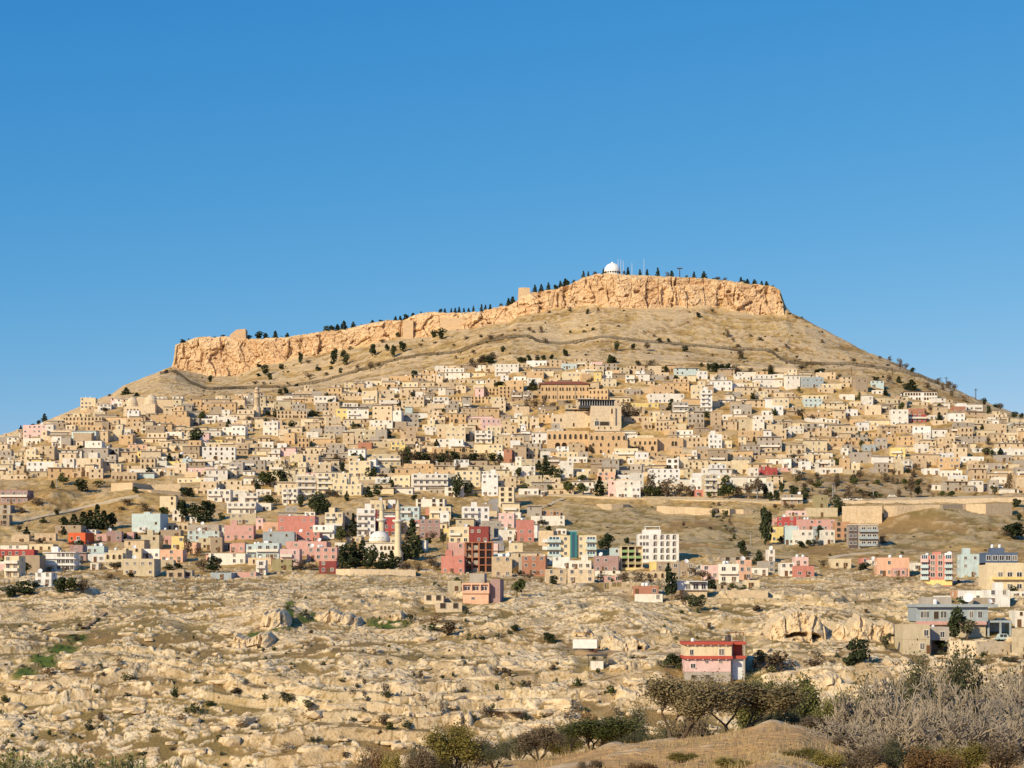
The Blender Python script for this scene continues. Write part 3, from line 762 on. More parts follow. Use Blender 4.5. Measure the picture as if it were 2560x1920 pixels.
TOWN = '''s0 695 825 395 495 cream w t
s0 195 400 630 745 pale_pink w i
s0 60 160 740 805 white w -
s0 200 350 745 805 white A -
s0 445 530 730 825 white B -
s0 635 790 700 805 stone3 p -
s0 1045 1130 665 725 white p -
s0 1920 2010 650 725 white w -
s0 2000 2120 640 735 white2 w -
s0 400 470 835 945 stone3 p -
s0 540 640 920 1005 white d -
s0 955 1045 965 1045 cream w -
s0 860 960 450 515 white w -
s0 970 1060 430 475 white2 w -
s0 1340 1440 430 510 ochre A -
s0 1520 1640 560 660 ochre p -
s0 1650 1720 570 640 grey o -
s0 560 690 560 640 stone A -
s0 690 880 560 640 stone A -
s0 1070 1170 890 960 stone a -
s0 1210 1340 920 1010 stone A -
s0 880 940 600 680 taupe p -
s0 530 610 740 830 grey p -
s0 960 1180 1040 1110 stone3 A -
s0 1980 2100 950 1060 grey B -
s0 1880 2050 560 620 white w -
s0 1740 1860 575 620 white w -
s1 60 190 600 730 white w t
s1 1640 1810 640 785 cream w s
s1 1890 2040 680 790 white B -
s1 1165 1290 775 855 yellow w -
s1 1715 1840 930 1005 white2 w -
s1 800 990 940 1085 cream w i
s1 1530 1665 390 465 white B -
s1 1640 2010 390 450 ochre A -
s1 1950 2100 320 380 ochre A -
s1 2100 2230 300 400 ochre A -
s1 180 440 510 580 stone A -
s1 245 335 700 800 ochre p -
s1 435 540 690 750 white w -
s1 690 790 490 590 yellow w -
s1 980 1180 590 660 white w -
s1 1030 1130 670 760 grey p -
s1 1200 1300 600 680 taupe p -
s1 590 770 640 720 grey w -
s1 880 1000 780 850 brick p -
s1 360 460 740 830 ochre A -
s1 430 540 890 1000 stone w -
s1 1460 1560 650 720 white w -
s1 1570 1680 750 830 white w -
s1 1880 2130 800 880 cream w -
s1 1000 1250 880 990 beige B -
s1 500 690 380 470 white w -
s1 750 880 440 480 white w -
s1 2140 2212 840 960 brick d -
s1 1850 2000 940 990 taupe p -
s1 2110 2230 960 1030 white w -
s2 125 300 75 125 white2 w t
s2 440 630 170 265 cream w i
s2 130 260 225 295 white w -
s2 430 560 100 150 light_blue w -
s2 980 1060 200 270 white B -
s2 1100 1190 195 265 white w -
s2 1630 1730 330 515 white2 B s
s2 1550 1630 335 410 cream w -
s2 1180 1490 360 445 white w t
s2 1390 1525 430 565 grey B -
s2 1520 1660 530 660 grey A -
s2 1745 1815 630 700 taupe p -
s2 1960 2090 580 690 beige p -
s2 1700 1815 710 840 white2 w s
s2 1820 1900 765 830 cream w -
s2 1060 1215 925 1000 cream w -
s2 80 200 925 1010 beige w -
s2 250 330 860 925 white w -
s2 0 200 985 1080 white w -
s2 420 530 940 1090 white w -
s2 560 660 1035 1120 cream w i
s2 1335 1440 920 1015 white2 o -
s2 1190 1450 1010 1140 white2 w -
s2 830 910 1110 1260 pale_pink p -
s2 905 1110 1110 1265 white w -
s2 1030 1110 1160 1270 white2 w -
s2 1540 1690 1085 1200 white2 w i
s2 1660 1775 1060 1255 beige B -
s2 1580 1680 1190 1255 coral w -
s2 2155 2230 990 1070 crimson w -
s2 1240 1340 605 690 stone A -
s2 1130 1210 605 665 stone A -
s2 1610 1690 165 240 white2 w -
s2 1920 2060 190 250 white w -
s2 2080 2180 580 690 white w -
s2 2100 2212 340 410 cream w -
s2 740 890 1040 1120 peach w -
s2 640 740 340 400 ochre A -
s2 990 1080 120 190 stone A -
s2 1180 1290 120 175 stone2 p -
s2 250 280 1200 1250 white w -
s2 60 230 1180 1240 white w -
s2 480 650 905 960 white w -
s2 1900 2050 935 1050 cream p -
s2 2050 2130 1000 1080 white w -
s2 1640 1720 1000 1060 white w -
s3 310 470 400 480 light_blue w -
s3 285 480 215 310 blue_grey w i
s3 680 775 495 560 white2 w -
s3 1560 1700 530 610 white2 w -
s3 1700 1855 455 510 white B -
s3 640 695 830 900 white w -
s3 280 370 945 1025 white2 w -
s3 1350 1420 1005 1060 white2 w -
s3 1420 1485 1005 1060 white2 w -
s3 1475 1655 910 1010 ochre w -
s3 1280 1390 795 870 white w -
s3 1660 1770 650 745 stone A -
s3 1410 1520 830 900 stone2 w -
s3 820 930 800 860 blue_grey w -
s3 930 1030 740 840 grey w -
s3 1210 1370 490 540 brick w -
s3 1210 1370 540 610 crimson B -
s3 620 750 365 415 white p -
s3 890 1000 250 310 light_blue w -
s3 900 1030 330 370 white w -
s3 1940 2212 835 900 white w t
s3 1980 2110 890 950 grey A -
s3 1870 2020 960 1020 grey w -
s3 1100 1170 960 1060 beige p -
s3 1170 1250 940 1020 white B -
s3 430 580 930 1000 white B -
s3 0 80 1000 1070 crimson p -
s3 80 200 1000 1040 pink w -
s3 1950 2060 1080 1140 white w -
s3 1250 1370 920 1000 stone3 p -
s3 320 440 620 690 grey o -
s3 660 780 640 740 stone2 A -
s3 500 610 580 620 white w -
s3 1410 1540 400 460 white p -
s3 1600 1710 470 530 brick w -
s3 2140 2230 1080 1200 stone p -
s3 1390 1540 545 590 white w -'''
def load(txt, group):
    for ln_ in txt.strip().split('\n'):
        t, x0, x1, yt, yb, c, st, ex = ln_.split()
        house(t, float(x0), float(x1), float(yt), float(yb), c, st.replace('a', 'A') if st == 'a' else st, ex.replace('-', ''), group=group)

# ---------------------------------------------------------------- buildings with a shape of their own
def arched_wall(w, h, openings, th=1.0, back=True):
    """a wall in the local XZ plane with arched openings (xc, z0, width, height): outer faces split in columns round each opening, with jambs"""
    mb = MB(); openings = sorted(openings); cur = -w/2
    for (xc, z0, ow, oh) in openings:
        a, b = xc-ow/2, xc+ow/2; mb.box(cur, a, 0, th, -3, h, 0, skip='b')
        n = 8; sp = z0+oh-ow/2
        if z0 > -2.9: mb.box(a, b, 0, th, -3, z0, 0, skip='b')
        pts = [(xc-ow/2*math.cos(math.pi*i/n), sp+ow/2*math.sin(math.pi*i/n)) for i in range(n+1)]
        for p, q in zip(pts[:-1], pts[1:]):
            mb.quad((p[0], 0, p[1]), (q[0], 0, q[1]), (q[0], 0, h), (p[0], 0, h)); mb.quad((p[0], th, p[1]), (p[0], 0, p[1]), (q[0], 0, q[1]), (q[0], th, q[1]))
            mb.quad((p[0], 0, h), (q[0], 0, h), (q[0], th, h), (p[0], th, h))
        cur = b
    mb.box(cur, w/2, 0, th, -3, h, 0, skip='b')
    return mb
def special(t, x0, x1, yt, yb, name, c, rz=0, stone=True, dmin=8, dmax=16, dy=0):
    x, y, z, w, d, h = place(t, x0, x1, yt, yb, dmin, dmax, dy); hh = H(name, x, y, z, w, d, h, c, R(rz), stone); hh.hand = True; hh.uv = P(t, (x0+x1)/2, (yt+yb)/2); return hh
def landmark_buildings():
    # the stone school with the red hipped roof
    b = special('s2', 250, 665, 275, 425, 'school_building', 'ochre'); b.block(h=b.h, par=.1)
    for k, z in enumerate((b.h*.14, b.h*.60)):
        for i in range(14): b.win(-b.w/2+b.w*(i+.5)/14+(.25 if i % 2 else -.25), z, .95, 2.2, 'a')
    for fx in (-.17, .21): mb = MB(); mb.box(fx*b.w-.3, fx*b.w+.3, -.35, 0, -3, b.h); b.part('pilaster', mb, colr='stone3')
    mb = MB(); w, d, h = b.w/2+1, b.d+1, b.h; r = 2.6
    P0 = [(-w, -1, h), (w, -1, h), (w, d, h), (-w, d, h)]; r0, r1 = (-w+6, d/2, h+r), (w-6, d/2, h+r)
    mb.quad(P0[0], P0[1], r1, r0); mb.quad(P0[2], P0[3], r0, r1); mb.v += [P0[1], P0[2], r1, P0[3], P0[0], r0]; n = len(mb.v); mb.f += [(n-6, n-5, n-4), (n-3, n-2, n-1)]; mb.m += [0, 0]
    mb.box(-w, w, -1, d, h-.2, h-.02); b.part('roof', mb, [M['roof_tile']])
    b.done('large ochre stone school with red hipped roof and two rows of arched windows', 'school')
    b = special('s2', 660, 830, 320, 420, 'school_wing', 'ochre', -10); b.block()
    b.rows(5, 2, 'a', .9, 1.7, .9, b.h/2, 0); b.done('flat-roofed ochre stone wing beside the red-roofed school', 'building')
    # the museum with glazed roof terrace
    b = special('s2', 680, 945, 465, 665, 'museum_building', 'stone2', 4); b.block(); b.win(.2*b.w, b.h*.66, 1.2, 3.2, 'a'); b.win(-.3*b.w, .5, 2.4, 4.2, 'w'); b.win(-.05*b.w, .3, 5.5, 4.0, 'o')
    mb = MB(); g = b.h; x0 = -b.w*.85; x1 = b.w*.28
    mb.box(x0, x1, 1, 9, g-1.2, g+.2, 1); mb.box(x0-.6, x1+.6, .2, 10, g+3.4, g+3.8, 1); mb.quad((x0, 1.4, g+.2), (x1, 1.4, g+.2), (x1, 2.6, g+3.4), (x0, 2.6, g+3.4))
    for i in range(15): xx = x0+(x1-x0)*i/14; mb.box(xx-.08, xx+.08, 1.0, 1.3, g+.2, g+3.4, 2)
    b.part('glass_terrace', mb, [M['glass'], M['dark_metal'], M['white_frame']]); mb = MB(); mb.box(.22*b.w, .30*b.w, -1.2, 0, -3, b.h*.92); b.part('buttress', mb, colr='stone2')
    b.done('tall pale stone museum block with glazed roof terrace below the school', 'museum')
    b = special('s2', 465, 690, 520, 660, 'stone_hall', 'stone2', 3); b.block(); b.rows(5, 1, 'a', 1.0, 2.2, 1.2, b.h, .2)
    mb = MB(); mb.box(-b.w/2, b.w/2, -.3, 7, b.h+1.4, b.h+1.7); [mb.box(x-.1, x+.1, 0, .25, b.h, b.h+1.4) for x in np.linspace(-b.w/2+.3, b.w/2-.3, 7)]; b.part('terrace_roof', mb, [M['dark_metal']])
    mb = MB(); mb.lathe([(4.2, 0), (4.0, 1.6), (3.2, 3.0), (1.8, 3.9), (.01, 4.3)], 18, (.14*b.w, 5, b.h*.55)); b.part('dome', mb, [M['stone']], 'stone2'); b.done('stone hall with low dome and dark terrace roof beside the museum', 'building')
    # the arcaded madrasa
    b = special('s2', 300, 662, 675, 865, 'madrasa', 'ochre', -2, dmin=12); w = b.w
    ops = [(-.5*w+w*(95+57*i)/362, b.h*.20, w*.125, b.h*.24) for i in range(4)]
    wall = b.part('wall', arched_wall(w, b.h*.5, ops, 1.2), [M['stone']]); b.block('upper_wall', w, 10, b.h*.98, y0=1.4, z0=b.h*.46)
    mb = MB(); mb.box(-w/2, w/2, 5.5, 12, -3, b.h*.5); b.part('back_wall', mb, colr='stone3'); b.rows(8, 1, 'a', 1.5, 3.0, b.h*.60, b.h, .05, y=1.4); b.rows(3, 1, 'd', 1.0, 1.6, .5, 3, 0, x0=.2*w, x1=.5*w)
    b.done('ochre stone madrasa with an open arcade of four round arches', 'madrasa')
    b = special('s2', 668, 1000, 690, 885, 'stone_mansion', 'ochre', 2); b.block(h=b.h*.6, d=9); b.block('upper_wall', b.w*.9, 8, b.h, y0=5, z0=b.h*.5)
    b.rows(7, 1, 'a', 1.3, 2.4, b.h*.68, b.h, .1, y=5); b.rows(5, 2, 'a', 1.1, 1.9, .8, b.h*.3, .15); b.win(-.47*b.w, b.h*.12, 1.7, 4.2, 'a'); b.done('ochre stepped mansion with arched windows adjoining the arcaded madrasa', 'mansion')
    b = special('s2', 1000, 1255, 740, 860, 'stone_mansion', 'ochre', -3); b.block(); b.rows(6, 1, 'a', 1.2, 2.0, b.h*.5, b.h, .1); b.rows(3, 1, 'a', 1.6, 2.6, .5, 3, .2); b.done('long ochre stone mansion with one row of arched windows', 'mansion')
    b = special('s2', 1255, 1480, 740, 850, 'stone_mansion', 'ochre', 2); b.block(); b.win(.10*b.w, b.h*.35, 1.7, 2.8, 'a'); b.win(.21*b.w, b.h*.35, 1.7, 2.8, 'a'); b.rows(5, 1, 'd', .9, 1.4, .8, 3, .3); b.done('ochre mansion with a pair of dark arched windows', 'mansion')
    b = special('s2', 1480, 1705, 735, 830, 'stone_mansion', 'stone', 1); b.block(); b.rows(6, 2, 'd', .9, 1.5, .9, b.h/2, .3); b.done('tan stone mansion with plain wall beside the white tower house', 'mansion')
    b = special('s2', 1355, 1475, 830, 900, 'stone_house', 'ochre'); b.block(); b.rows(3, 1, 'd', .9, 1.3, 1.2, 3, .1); b.done('low ochre stone block below the pair of dark arches', 'house')
    b = special('s2', 340, 560, 540, 660, 'stone_house', 'stone2'); b.block(); b.rows(4, 1, 'a', 1.0, 2.0, b.h*.5, b.h, 0); b.done('pale stone house with tall arches behind the cypress', 'house')
    # the domed madrasa on the west shoulder
    b = special('s0', 1065, 1345, 450, 545, 'domed_madrasa', 'stone2', -3, dmin=12); w = b.w; b.block(w=w*.62, x0=-w/2, h=b.h*.8); b.block('tower', w*.42, 12, b.h, x0=.08*w, y0=-1)
    for fx, s in ((-.29, 4.0), (.30, 4.4)):
        mb = MB(); z = b.h*(.8 if fx < 0 else 1)-.5
        mb.lathe([(s, 0), (s*1.0, 1.8), (s*.93, 2.0), (s*.95, 3.0), (s*.82, 4.8), (s*.55, 6.2), (s*.25, 7.0), (.01, 7.4)], 20, (fx*w, 6, z)); b.part('dome', mb, [M['stone']], 'stone2')
    b.rows(4, 1, 'a', 1.0, 2.6, b.h*.2, b.h, 0, x0=-.42*w, x1=.0); b.done('pale stone madrasa with two ribbed domes below the bare crag', 'madrasa')
    # long white building by the ridge
    b = special('s3', 1180, 1462, 345, 425, 'school_building', 'white2', 0, False); b.block(); b.rows(12, 2, 'd', 1.1, 1.5, .8, b.h/2, .05); mb = MB(); mb.box(-b.w/2-.5, b.w/2+.5, -.5, b.d+.5, b.h, b.h+.35); b.part('roof', mb, [M['wood']])
    b.done('long white two-storey school with brown roof near the ridge', 'school')
    # five-storey white block with arched loggias
    b = special('t2', 1092, 1442, 466, 712, 'apartment_block', 'white2', 0, False, 11, 13); w, h = b.w, b.h; fh = h/4.25
    xs = [w*(-.5+(210+q-90)/350) for q in (35, 85, 132, 185)]
    xs = [w*(-.5+q/350) for q in (147, 207, 257, 312)]
    mb = MB(); body(mb, w, 10, h, -w/2, .8, -3.5, .5); mb.box(-w/2, w*(-.5+110/350), 0, .8, -3.5, h-.02, 0); b.part('wall', mb)
    fw = w*(240/350); cx = w*(-.5+230/350)
    for k in range(4):
        sub = MB(); ops = [(q-cx, .55, w*.098, fh*.78) for q in xs]; s2 = arched_wall(fw, fh, ops, .5)
        s2.v = [(v[0]+cx, v[1], max(v[2], -3 if k == 3 else 0)+h-.25-(k+1)*fh+.1) for v in s2.v]; b.part('arcade', s2, [M['paint']])
    for k in range(5): b.slab(max(0, h-.25-k*fh), .05, .18, w=fw, x0=cx-fw/2, y0=0, d=1.5, name='floor_slab')
    for k in range(4):
        for q in xs: b.win(q, h-.25-(k+1)*fh+.5, 1.2, 1.5, 'p', y=.8)
        for q in (-.44, -.36, -.28): b.win(q*w, h-.25-(k+1)*fh+1.0, .9, 1.3, 'w')
    mb = MB(); body(mb, w*.45, 6, h+1.8, -w*.38, 2.2, h-.6, .1); b.part('penthouse', mb); mb = MB(); mb.box(-w*.34, w*.05, 2, 7, h+2.9, h+3.15); [mb.box(x, x+.25, yy, yy+.25, h+1.7, h+2.9) for x in (-w*.32, w*.02) for yy in (2.3, 6.3)]; b.part('canopy', mb, [M['white_paint']])
    b.done('white four-storey apartment block with rows of arched loggias', 'apartment block')
    # blue glazed stair tower block
    b = special('t2', 305, 730, 478, 668, 'apartment_block', 'cream', -2, False, 10, 12); w, h = b.w, b.h; b.block(); fh = h/3
    for k in range(3):
        for x0, x1 in ((-.5*w, -.22*w), (.28*w, .5*w)): b.balcony(x0, x1, k*fh+.2, 1.4, 'light_blue', 1.1); b.win((x0+x1)/2, k*fh+.5, (x1-x0)*.7, 1.8, 'b')
        b.balcony(-.60*w, -.5*w, k*fh+.2, 1.2, 'white2', 1.3) if k else None
        for q in (-.13, .18): b.win(q*w, k*fh+1, 1.0, 1.2, 'w')
    mb = MB(); mb.box(-.035*w, .10*w, -1.0, 3, -3, h+1.6); b.part('stair_tower', mb, [M['teal']]); mb = MB(); mb.quad((-.0*w, -1.03, 0), (.065*w, -1.03, 0), (.065*w, -1.03, h+1), (-.0*w, -1.03, h+1)); b.part('glazing', mb, [M['blue_glass']])
    b.slab(h+1.6, .3, .25, w=.16*w, x0=-.05*w, d=3, colr='light_blue', name='tower_roof'); b.done('cream apartment block with blue glazed stair tower and balconies', 'apartment block')
    # green and yellow balconies
    b = special('t2', 945, 1125, 575, 780, 'apartment_block', 'cream', 2, False, 9, 12); w, h = b.w, b.h; b.block(y0=1.3); fh = h/4; cols = ['yellow', 'olive', 'yellow', 'peach']
    for k in range(4):
        for i in range(3):
            if i == 2 and k == 3: continue
            x0 = -w/2+i*w/3; mb = MB(); mb.box(x0+.1, x0+w/3-.1, 0, 1.3, k*fh+.02, k*fh+.2); mb.box(x0+.1, x0+w/3-.1, 0, .12, k*fh+.2, k*fh+1.0); b.part('balcony', mb, [M['green_paint'] if k > 1 else M['paint']], cols[k]); b.win(x0+w/6, k*fh+.4, w/3*.6, 1.8, 'o', y=1.3)
    for i in range(4): mb = MB(); x0 = -w/2+i*w/3; mb.box(x0-.15, x0+.15, -.05, 1.3, -3, h); b.part('pier', mb, [M['paint']], 'cream')
    b.slab(h, .3, .25, colr='cream', name='roof'); b.done('apartment house with green and yellow balcony grid beside the arched white block', 'apartment block')
    # bare concrete frame
    b = special('t1', 1802, 2050, 540, 800, 'unfinished_building', 'brick', 0, False, 10, 11); w, h, d = b.w, b.h, b.d; fh = h/4
    for k in range(5):
        mb = MB(); mb.box(-w/2, w/2, 0, d, k*fh-.15, k*fh+.2); b.part('floor_slab', mb, [M['brick'] if k else M['concrete']])
    xs = np.linspace(-w/2+.3, w/2-.3, 5)
    for x in xs:
        for yy in (0.35, d*.5, d-.4):
            mb = MB(); mb.box(x-.3, x+.3, yy-.3, yy+.3, -3.5, h-.2); b.part('column', mb, [M['brick'] if yy < 1 else M['concrete']])
    mb = MB(); mb.box(-w/2+.5, w/2-.5, d*.55, d*.6, -3, h-.2); b.part('infill_wall', mb, [M['concrete']])
    for k in range(4): mb = MB(); mb.box(-w*.22, w*.02, .5, .75, k*fh+.2, k*fh+fh*.62); b.part('infill_panel', mb, [M['concrete']])
    b.done('unfinished open concrete frame of four floors above the peach house', 'building')
    # peach two-storey house
    b = special('t1', 1778, 2015, 890, 1065, 'plastered_house', 'peach', -8, False, 9, 10); w, h = b.w, b.h; b.block('lower_wall', w*.94, 9, h*.5, x0=-w*.47, y0=.5)
    ops = [(w*q, .75, w*.27, h*.26) for q in (-.3, 0, .3)]; mb = MB(); body(mb, w, 9, h, -w/2, .9, h*.48, .4); b.part('upper_wall', mb)
    fr = MB(); zz = h*.48
    fr.box(-w/2, w/2, 0, .9, zz, zz+.9); fr.box(-w/2, w/2, 0, .9, h-.5, h)
    for q in (-.5, -.17, .15, .46): fr.box(q*w, q*w+.35*(1 if q < .4 else 1), 0, .9, zz+.9, h-.5)
    b.part('loggia', fr, [M['paint']]); [b.win(q*w, zz+1.0, w*.2, 1.2, 'w', y=.9) for q in (-.32, 0, .31)]
    mb = MB(); body(mb, w*.55, 5, h+3, -w*.28, 3, h-.6, .2); b.part('rooftop_room', mb, colr='grey'); mb = MB(); body(mb, w*.36, 8, h*1.2, w*.5+.02, 2.5, -3, .3); b.part('side_wing', mb, colr='mauve'); b.win(-.1*w, 1.2, 1.0, .7, 'w', y=.5)
    b.done('peach two-storey house with long window band and grey wing above the rocks', 'house')
    # big pink and red corner apartment
    b = special('t3', 1322, 1590, 655, 910, 'apartment_block', 'coral', -14, False, 9, 10); w, h = b.w, b.h; b.block(); fh = h/5
    for k in range(1, 5):
        for x0, x1 in ((-.5*w, -.25*w), (.25*w, .5*w)): b.balcony(x0, x1, k*fh, 1.2, 'light_blue' if k < 4 else 'pale_pink', 1.0); b.win((x0+x1)/2, k*fh+.3, 1.8, 2.0, 'b')
        for q in (-.12, .12): b.win(q*w, k*fh+.9, 1.4, 1.4, 'w')
    mb = MB(); mb.box(-.49*w, .49*w, -.2, 0, 0, fh*.92); b.part('shop_front', mb, [M['paint']], 'yellow'); b.side_rows(5, 'w', fh, .1); b.stair(0, 3, 3, 1.5); b.tank(-.3*w, 3); b.tank(.3*w, 4); b.dish(.4*w, 2, 1.6)
    b.done('five-storey coral apartment house with pale balconies at both corners', 'apartment block')
    # dark blue top floor house
    b = special('t3', 1885, 2212, 715, 960, 'apartment_block', 'cream', 0, False, 10, 12); w, h = b.w, b.h; b.block(); mb = MB(); body(mb, w*.86, 8, h+3.4, -w*.5, 1, h-.6, .3); b.part('upper_floor', mb, colr='blue'); b.rows(5, 1, 'w', 1.5, 1.5, h+.9, 3, 0, y=1, x1=.36*w)
    mb = MB(); body(mb, w*.35, 4, h+5.0, -w*.3, 3, h+2.9, .2); b.part('rooftop_room', mb, colr='blue'); b.tank(-.25*w, 4.5, .5, h+5.4); b.tank(-.05*w, 4.5, .5, h+5.4)
    b.rows(4, 2, 'w', 1.5, 1.4, .9, h/2.4, .15); b.balcony(-.35*w, .5*w, h*.42, 1.2, 'yellow', .8); b.done('cream house crowned by a dark blue top floor with roof tanks', 'house')
    # dark and grey balcony block
    b = special('t3', 700, 950, 390, 588, 'apartment_block', 'grey', -4, False, 9, 11); w, h = b.w, b.h; b.block(); fh = h/3.2; mb = MB(); mb.box(-.5*w, -.19*w, -.12, 0, 0, h-.1); b.part('facade_panel', mb, [M['paint']], 'dark')
    for k in range(3):
        b.balcony(-.17*w, .5*w, k*fh+.9, 1.3, 'blue_grey', 1.0); [b.win(q*w, k*fh+1.2, 1.6, 1.6, 'w') for q in (0, .2, .38)]; [b.win(q*w, k*fh+1.5, 1.1, 1.4, 'w', y=-.12) for q in (-.43, -.28)]
    b.slab(h, .3, .25, colr='white', name='roof'); b.done('three-storey block, dark brown end panel and grey balconies, under the long wall', 'apartment block')
    # white house with projecting slabs
    b = special('t0', 388, 640, 625, 790, 'apartment_block', 'white2', 0, False, 9, 11); w, h = b.w, b.h; b.block(); fh = h/3
    for k in range(3): b.slab((k+1)*fh-.15, .7, .3, colr='white2'); b.rows(4, 1, 'w', 1.2, 1.3, k*fh+.8, fh, 0, x0=-.1*w)
    b.stair(-.25*w); b.balcony(-.66*w, -.2*w, fh*1.0, 1.2, 'white2'); b.done('white three-storey house with projecting floor slabs above the rocky field', 'house')
    # orange cube
    b = special('t0', 582, 745, 455, 565, 'plastered_house', 'orange', -16, False); b.block(); b.win(.1*b.w, b.h*.45, 1.4, 1.3); b.win(-.3*b.w, b.h*.45, 1.0, 1.2, 'd'); b.side_rows(2); b.done('bright orange-red cube house with one white window', 'house')
    b = special('t0', 1132, 1390, 290, 450, 'plastered_house', 'light_blue', -10, False); b.block(); b.win(.35*b.w, 3.4, .9, 1.2, 'd'); b.stair(-.1*b.w, 3, 3, .9); b.done('windowless light blue block standing below the dirt path', 'building')
    # white bungalow with stone base
    b = special('t2', 1400, 1690, 872, 1010, 'bungalow', 'white2', 3, False, 9, 11); w, h = b.w, b.h; b.block('upper_wall', w, 9, h, z0=h*.42); b.block('base_wall', w*.72, 8, h*.42, x0=-.22*w, y0=.8, colr='stone')
    b.rows(3, 1, 'w', 1.4, 1.6, h*.5, 3, 0, x0=-.2*w); mb = MB(); mb.box(-.05*w, .46*w, -1.2, 0, h*.86, h*.95); b.part('awning', mb, [M['dark_metal']]); b.done('white flat-roofed bungalow on a stone base beside a dark pine', 'house')
    b = special('t2', 800, 1038, 880, 945, 'ruined_house', 'stone3', 0, True); w, h = b.w, b.h
    b.part('wall', arched_wall(w, h, [(-.15*w, .9, 1.5, 1.9), (.03*w, .9, 1.5, 1.9), (.35*w, .9, 1.5, 1.9), (-.42*w, .2, 1.4, 2.4)], .5), [M['stone']]); mb = MB(); mb.box(-w/2, -w/2+.5, .5, 6, -3, h*.8); b.part('side_wall', mb); mb = MB(); mb.box(w/2-.5, w/2, .5, 6, -3, h*.9); b.part('side_wall', mb)
    b.done('roofless stone ruin with square holes for windows', 'ruin')
    # the pink house by the ravine
    b = special('r2', 1492, 1890, 578, 898, 'pink_house', 'pale_pink', 0, False, 10, 10); w, h = b.w, b.h; g = h*.22; m1 = h*.57
    b.block('base_wall', w, 10, g, colr='grey'); b.block('lower_wall', w, 10, m1, z0=g-.05, par=.05); b.block('upper_wall', w*1.02, 10, h-.25, x0=-w/2, z0=m1, colr='cream', par=.2)
    for z in (h-.45, m1-.02):
        mb = MB(); mb.box(-w/2-.35, w/2+.4, -.75, 10.4, z, z+.75); mb.box(w/2+.4, w/2+4.0, 1.5, 10.4, z, z+.75); e = b.part('eave', mb, [M['red_paint']])
        for i in range(6): sub = MB(); xx = -w/2+w*(i+.3)/6; sub.box(xx, xx+.25, -.7, -.2, z-.22, z); b.part('bracket', sub, [M['white_frame']], parent=e)
    for (q, z, ww, hh) in ((-.32, g+1.0, 1.1, 1.0), (-.02, m1-1.0, .7, .5), (.28, m1-1.0, .8, .5), (.3, m1+.95, 1.2, 1.5), (-.35, m1+1.0, .8, 1.3), (-.3, .3, 1.3, .9), (.0, .35, 1.0, .9)): b.win(q*w, z, ww, hh, 'w' if z > g else 'o')
    mb = MB(); mb.box(w/2+.02, w/2+3.6, 2.5, 10, -3.5, m1); b.part('rear_wing', mb, [M['graffiti']]); mb = MB(); mb.box(w/2+.02, w/2+3.4, 4, 10, m1+.75, h-.5); b.part('wing_upper', mb, [M['red_paint']])
    for xx in (w/2+.5, w/2+3.6): mb = MB(); mb.box(xx-.2, xx+.2, 1.7, 2.1, -3.5, h+1.6); b.part('pillar', mb, [M['concrete']])
    mb = MB(); [mb.box(xx, xx+.12, 2, 2.12, h+.3, h+2.6) for xx in (w/2-.5, w/2+1.5, w/2+3.4)]; mb.box(w/2-.5, w/2+3.6, 2, 2.12, h+2.4, h+2.6); b.part('roof_frame', mb, [M['rust']]); mb = MB(); mb.lathe([(.01, 0), (.9, 0), (.95, .9), (.6, 1.5), (.01, 1.7)], 14, (w/2-.2, 3, h+.3)); b.part('roof_tank', mb, [M['dark_metal']]); b.tank(-.3*w, 3, .45, h+.5)
    b.done('pink two-storey house with red eaves on a grey base by the ravine', 'house')
    # the grey villa and the block-built house in front
    b = special('t3', 1280, 1900, 1090, 1345, 'grey_villa', 'blue_grey', 0, False, 11, 12); w, h = b.w, b.h; s_ = h*.49
    b.block('upper_wall', w, 11, h-.2, z0=s_, par=.1); b.block('lower_wall', w*.96, 10, s_, x0=-w*.48, y0=.8, colr='beige'); mb = MB(); mb.box(-w/2-.3, w/2+2.6, -1.2, 11.3, h-.25, h+.55); b.part('roof_slab', mb, [M['paint']], 'blue_grey')
    mb = MB(); mb.box(-w*.5, w*.48, -.3, .75, s_-1.0, s_); b.part('band', mb, [M['paint']], 'pink')
    for q, ww in ((-.42, .7), (-.38, .7), (-.34, .7), (-.14, .8), (-.10, .8), (.27, 1.1), (.39, 1.1)): b.win(q*w, s_+1.0, ww, 1.8, 'w')
    b.win(-.22*w, s_+.7, 1.3, 2.0, 'o'); mb = MB(); mb.box(w/2, w/2+7, 1, 9, s_-.4, s_+.2); [mb.box(w/2+q, w/2+q+.5, 1, 1.5, -3, s_-.4) for q in (0.2, 3.6, 6.4)]; mb.box(w/2, w/2+7, 8.4, 9, -3, s_-.4); b.part('carport', mb, [M['paint']], 'blue_grey')
    mb = MB(); body(mb, w*.42, 4, h+2.6, -w*.38, 4, h+.3, .2); b.part('rooftop_room', mb, colr='grey'); mb = MB(); body(mb, 5, 4, h+2.4, w*.36, 5, h+.3, .2); b.part('rooftop_room', mb, colr='taupe'); b.dish(.25*w, 1.5, 2.6, h+.9); b.dish(.55*w, 2, 1.4, h+.9); b.tank(-.2*w, 3, .6, h+.9)
    b.done('long grey villa with flat overhanging roof, white dish and carport', 'house')
    b = special('t3', 1165, 1400, 1250, 1500, 'block_house', 'beige', 2, False, 9, 9); w, h = b.w, b.h; b.block(); b.slab(h*.5, .08, .2, colr='beige'); b.win(.36*w, h*.62, 1.1, 1.5); b.win(.22*w, h*.16, 1.2, 1.5); b.door(.45*w, 1.0, 2.1); b.win(.42*w, h*.55, .5, .4)
    b.done('unplastered beige two-storey house standing on rock beside the grey villa', 'house')
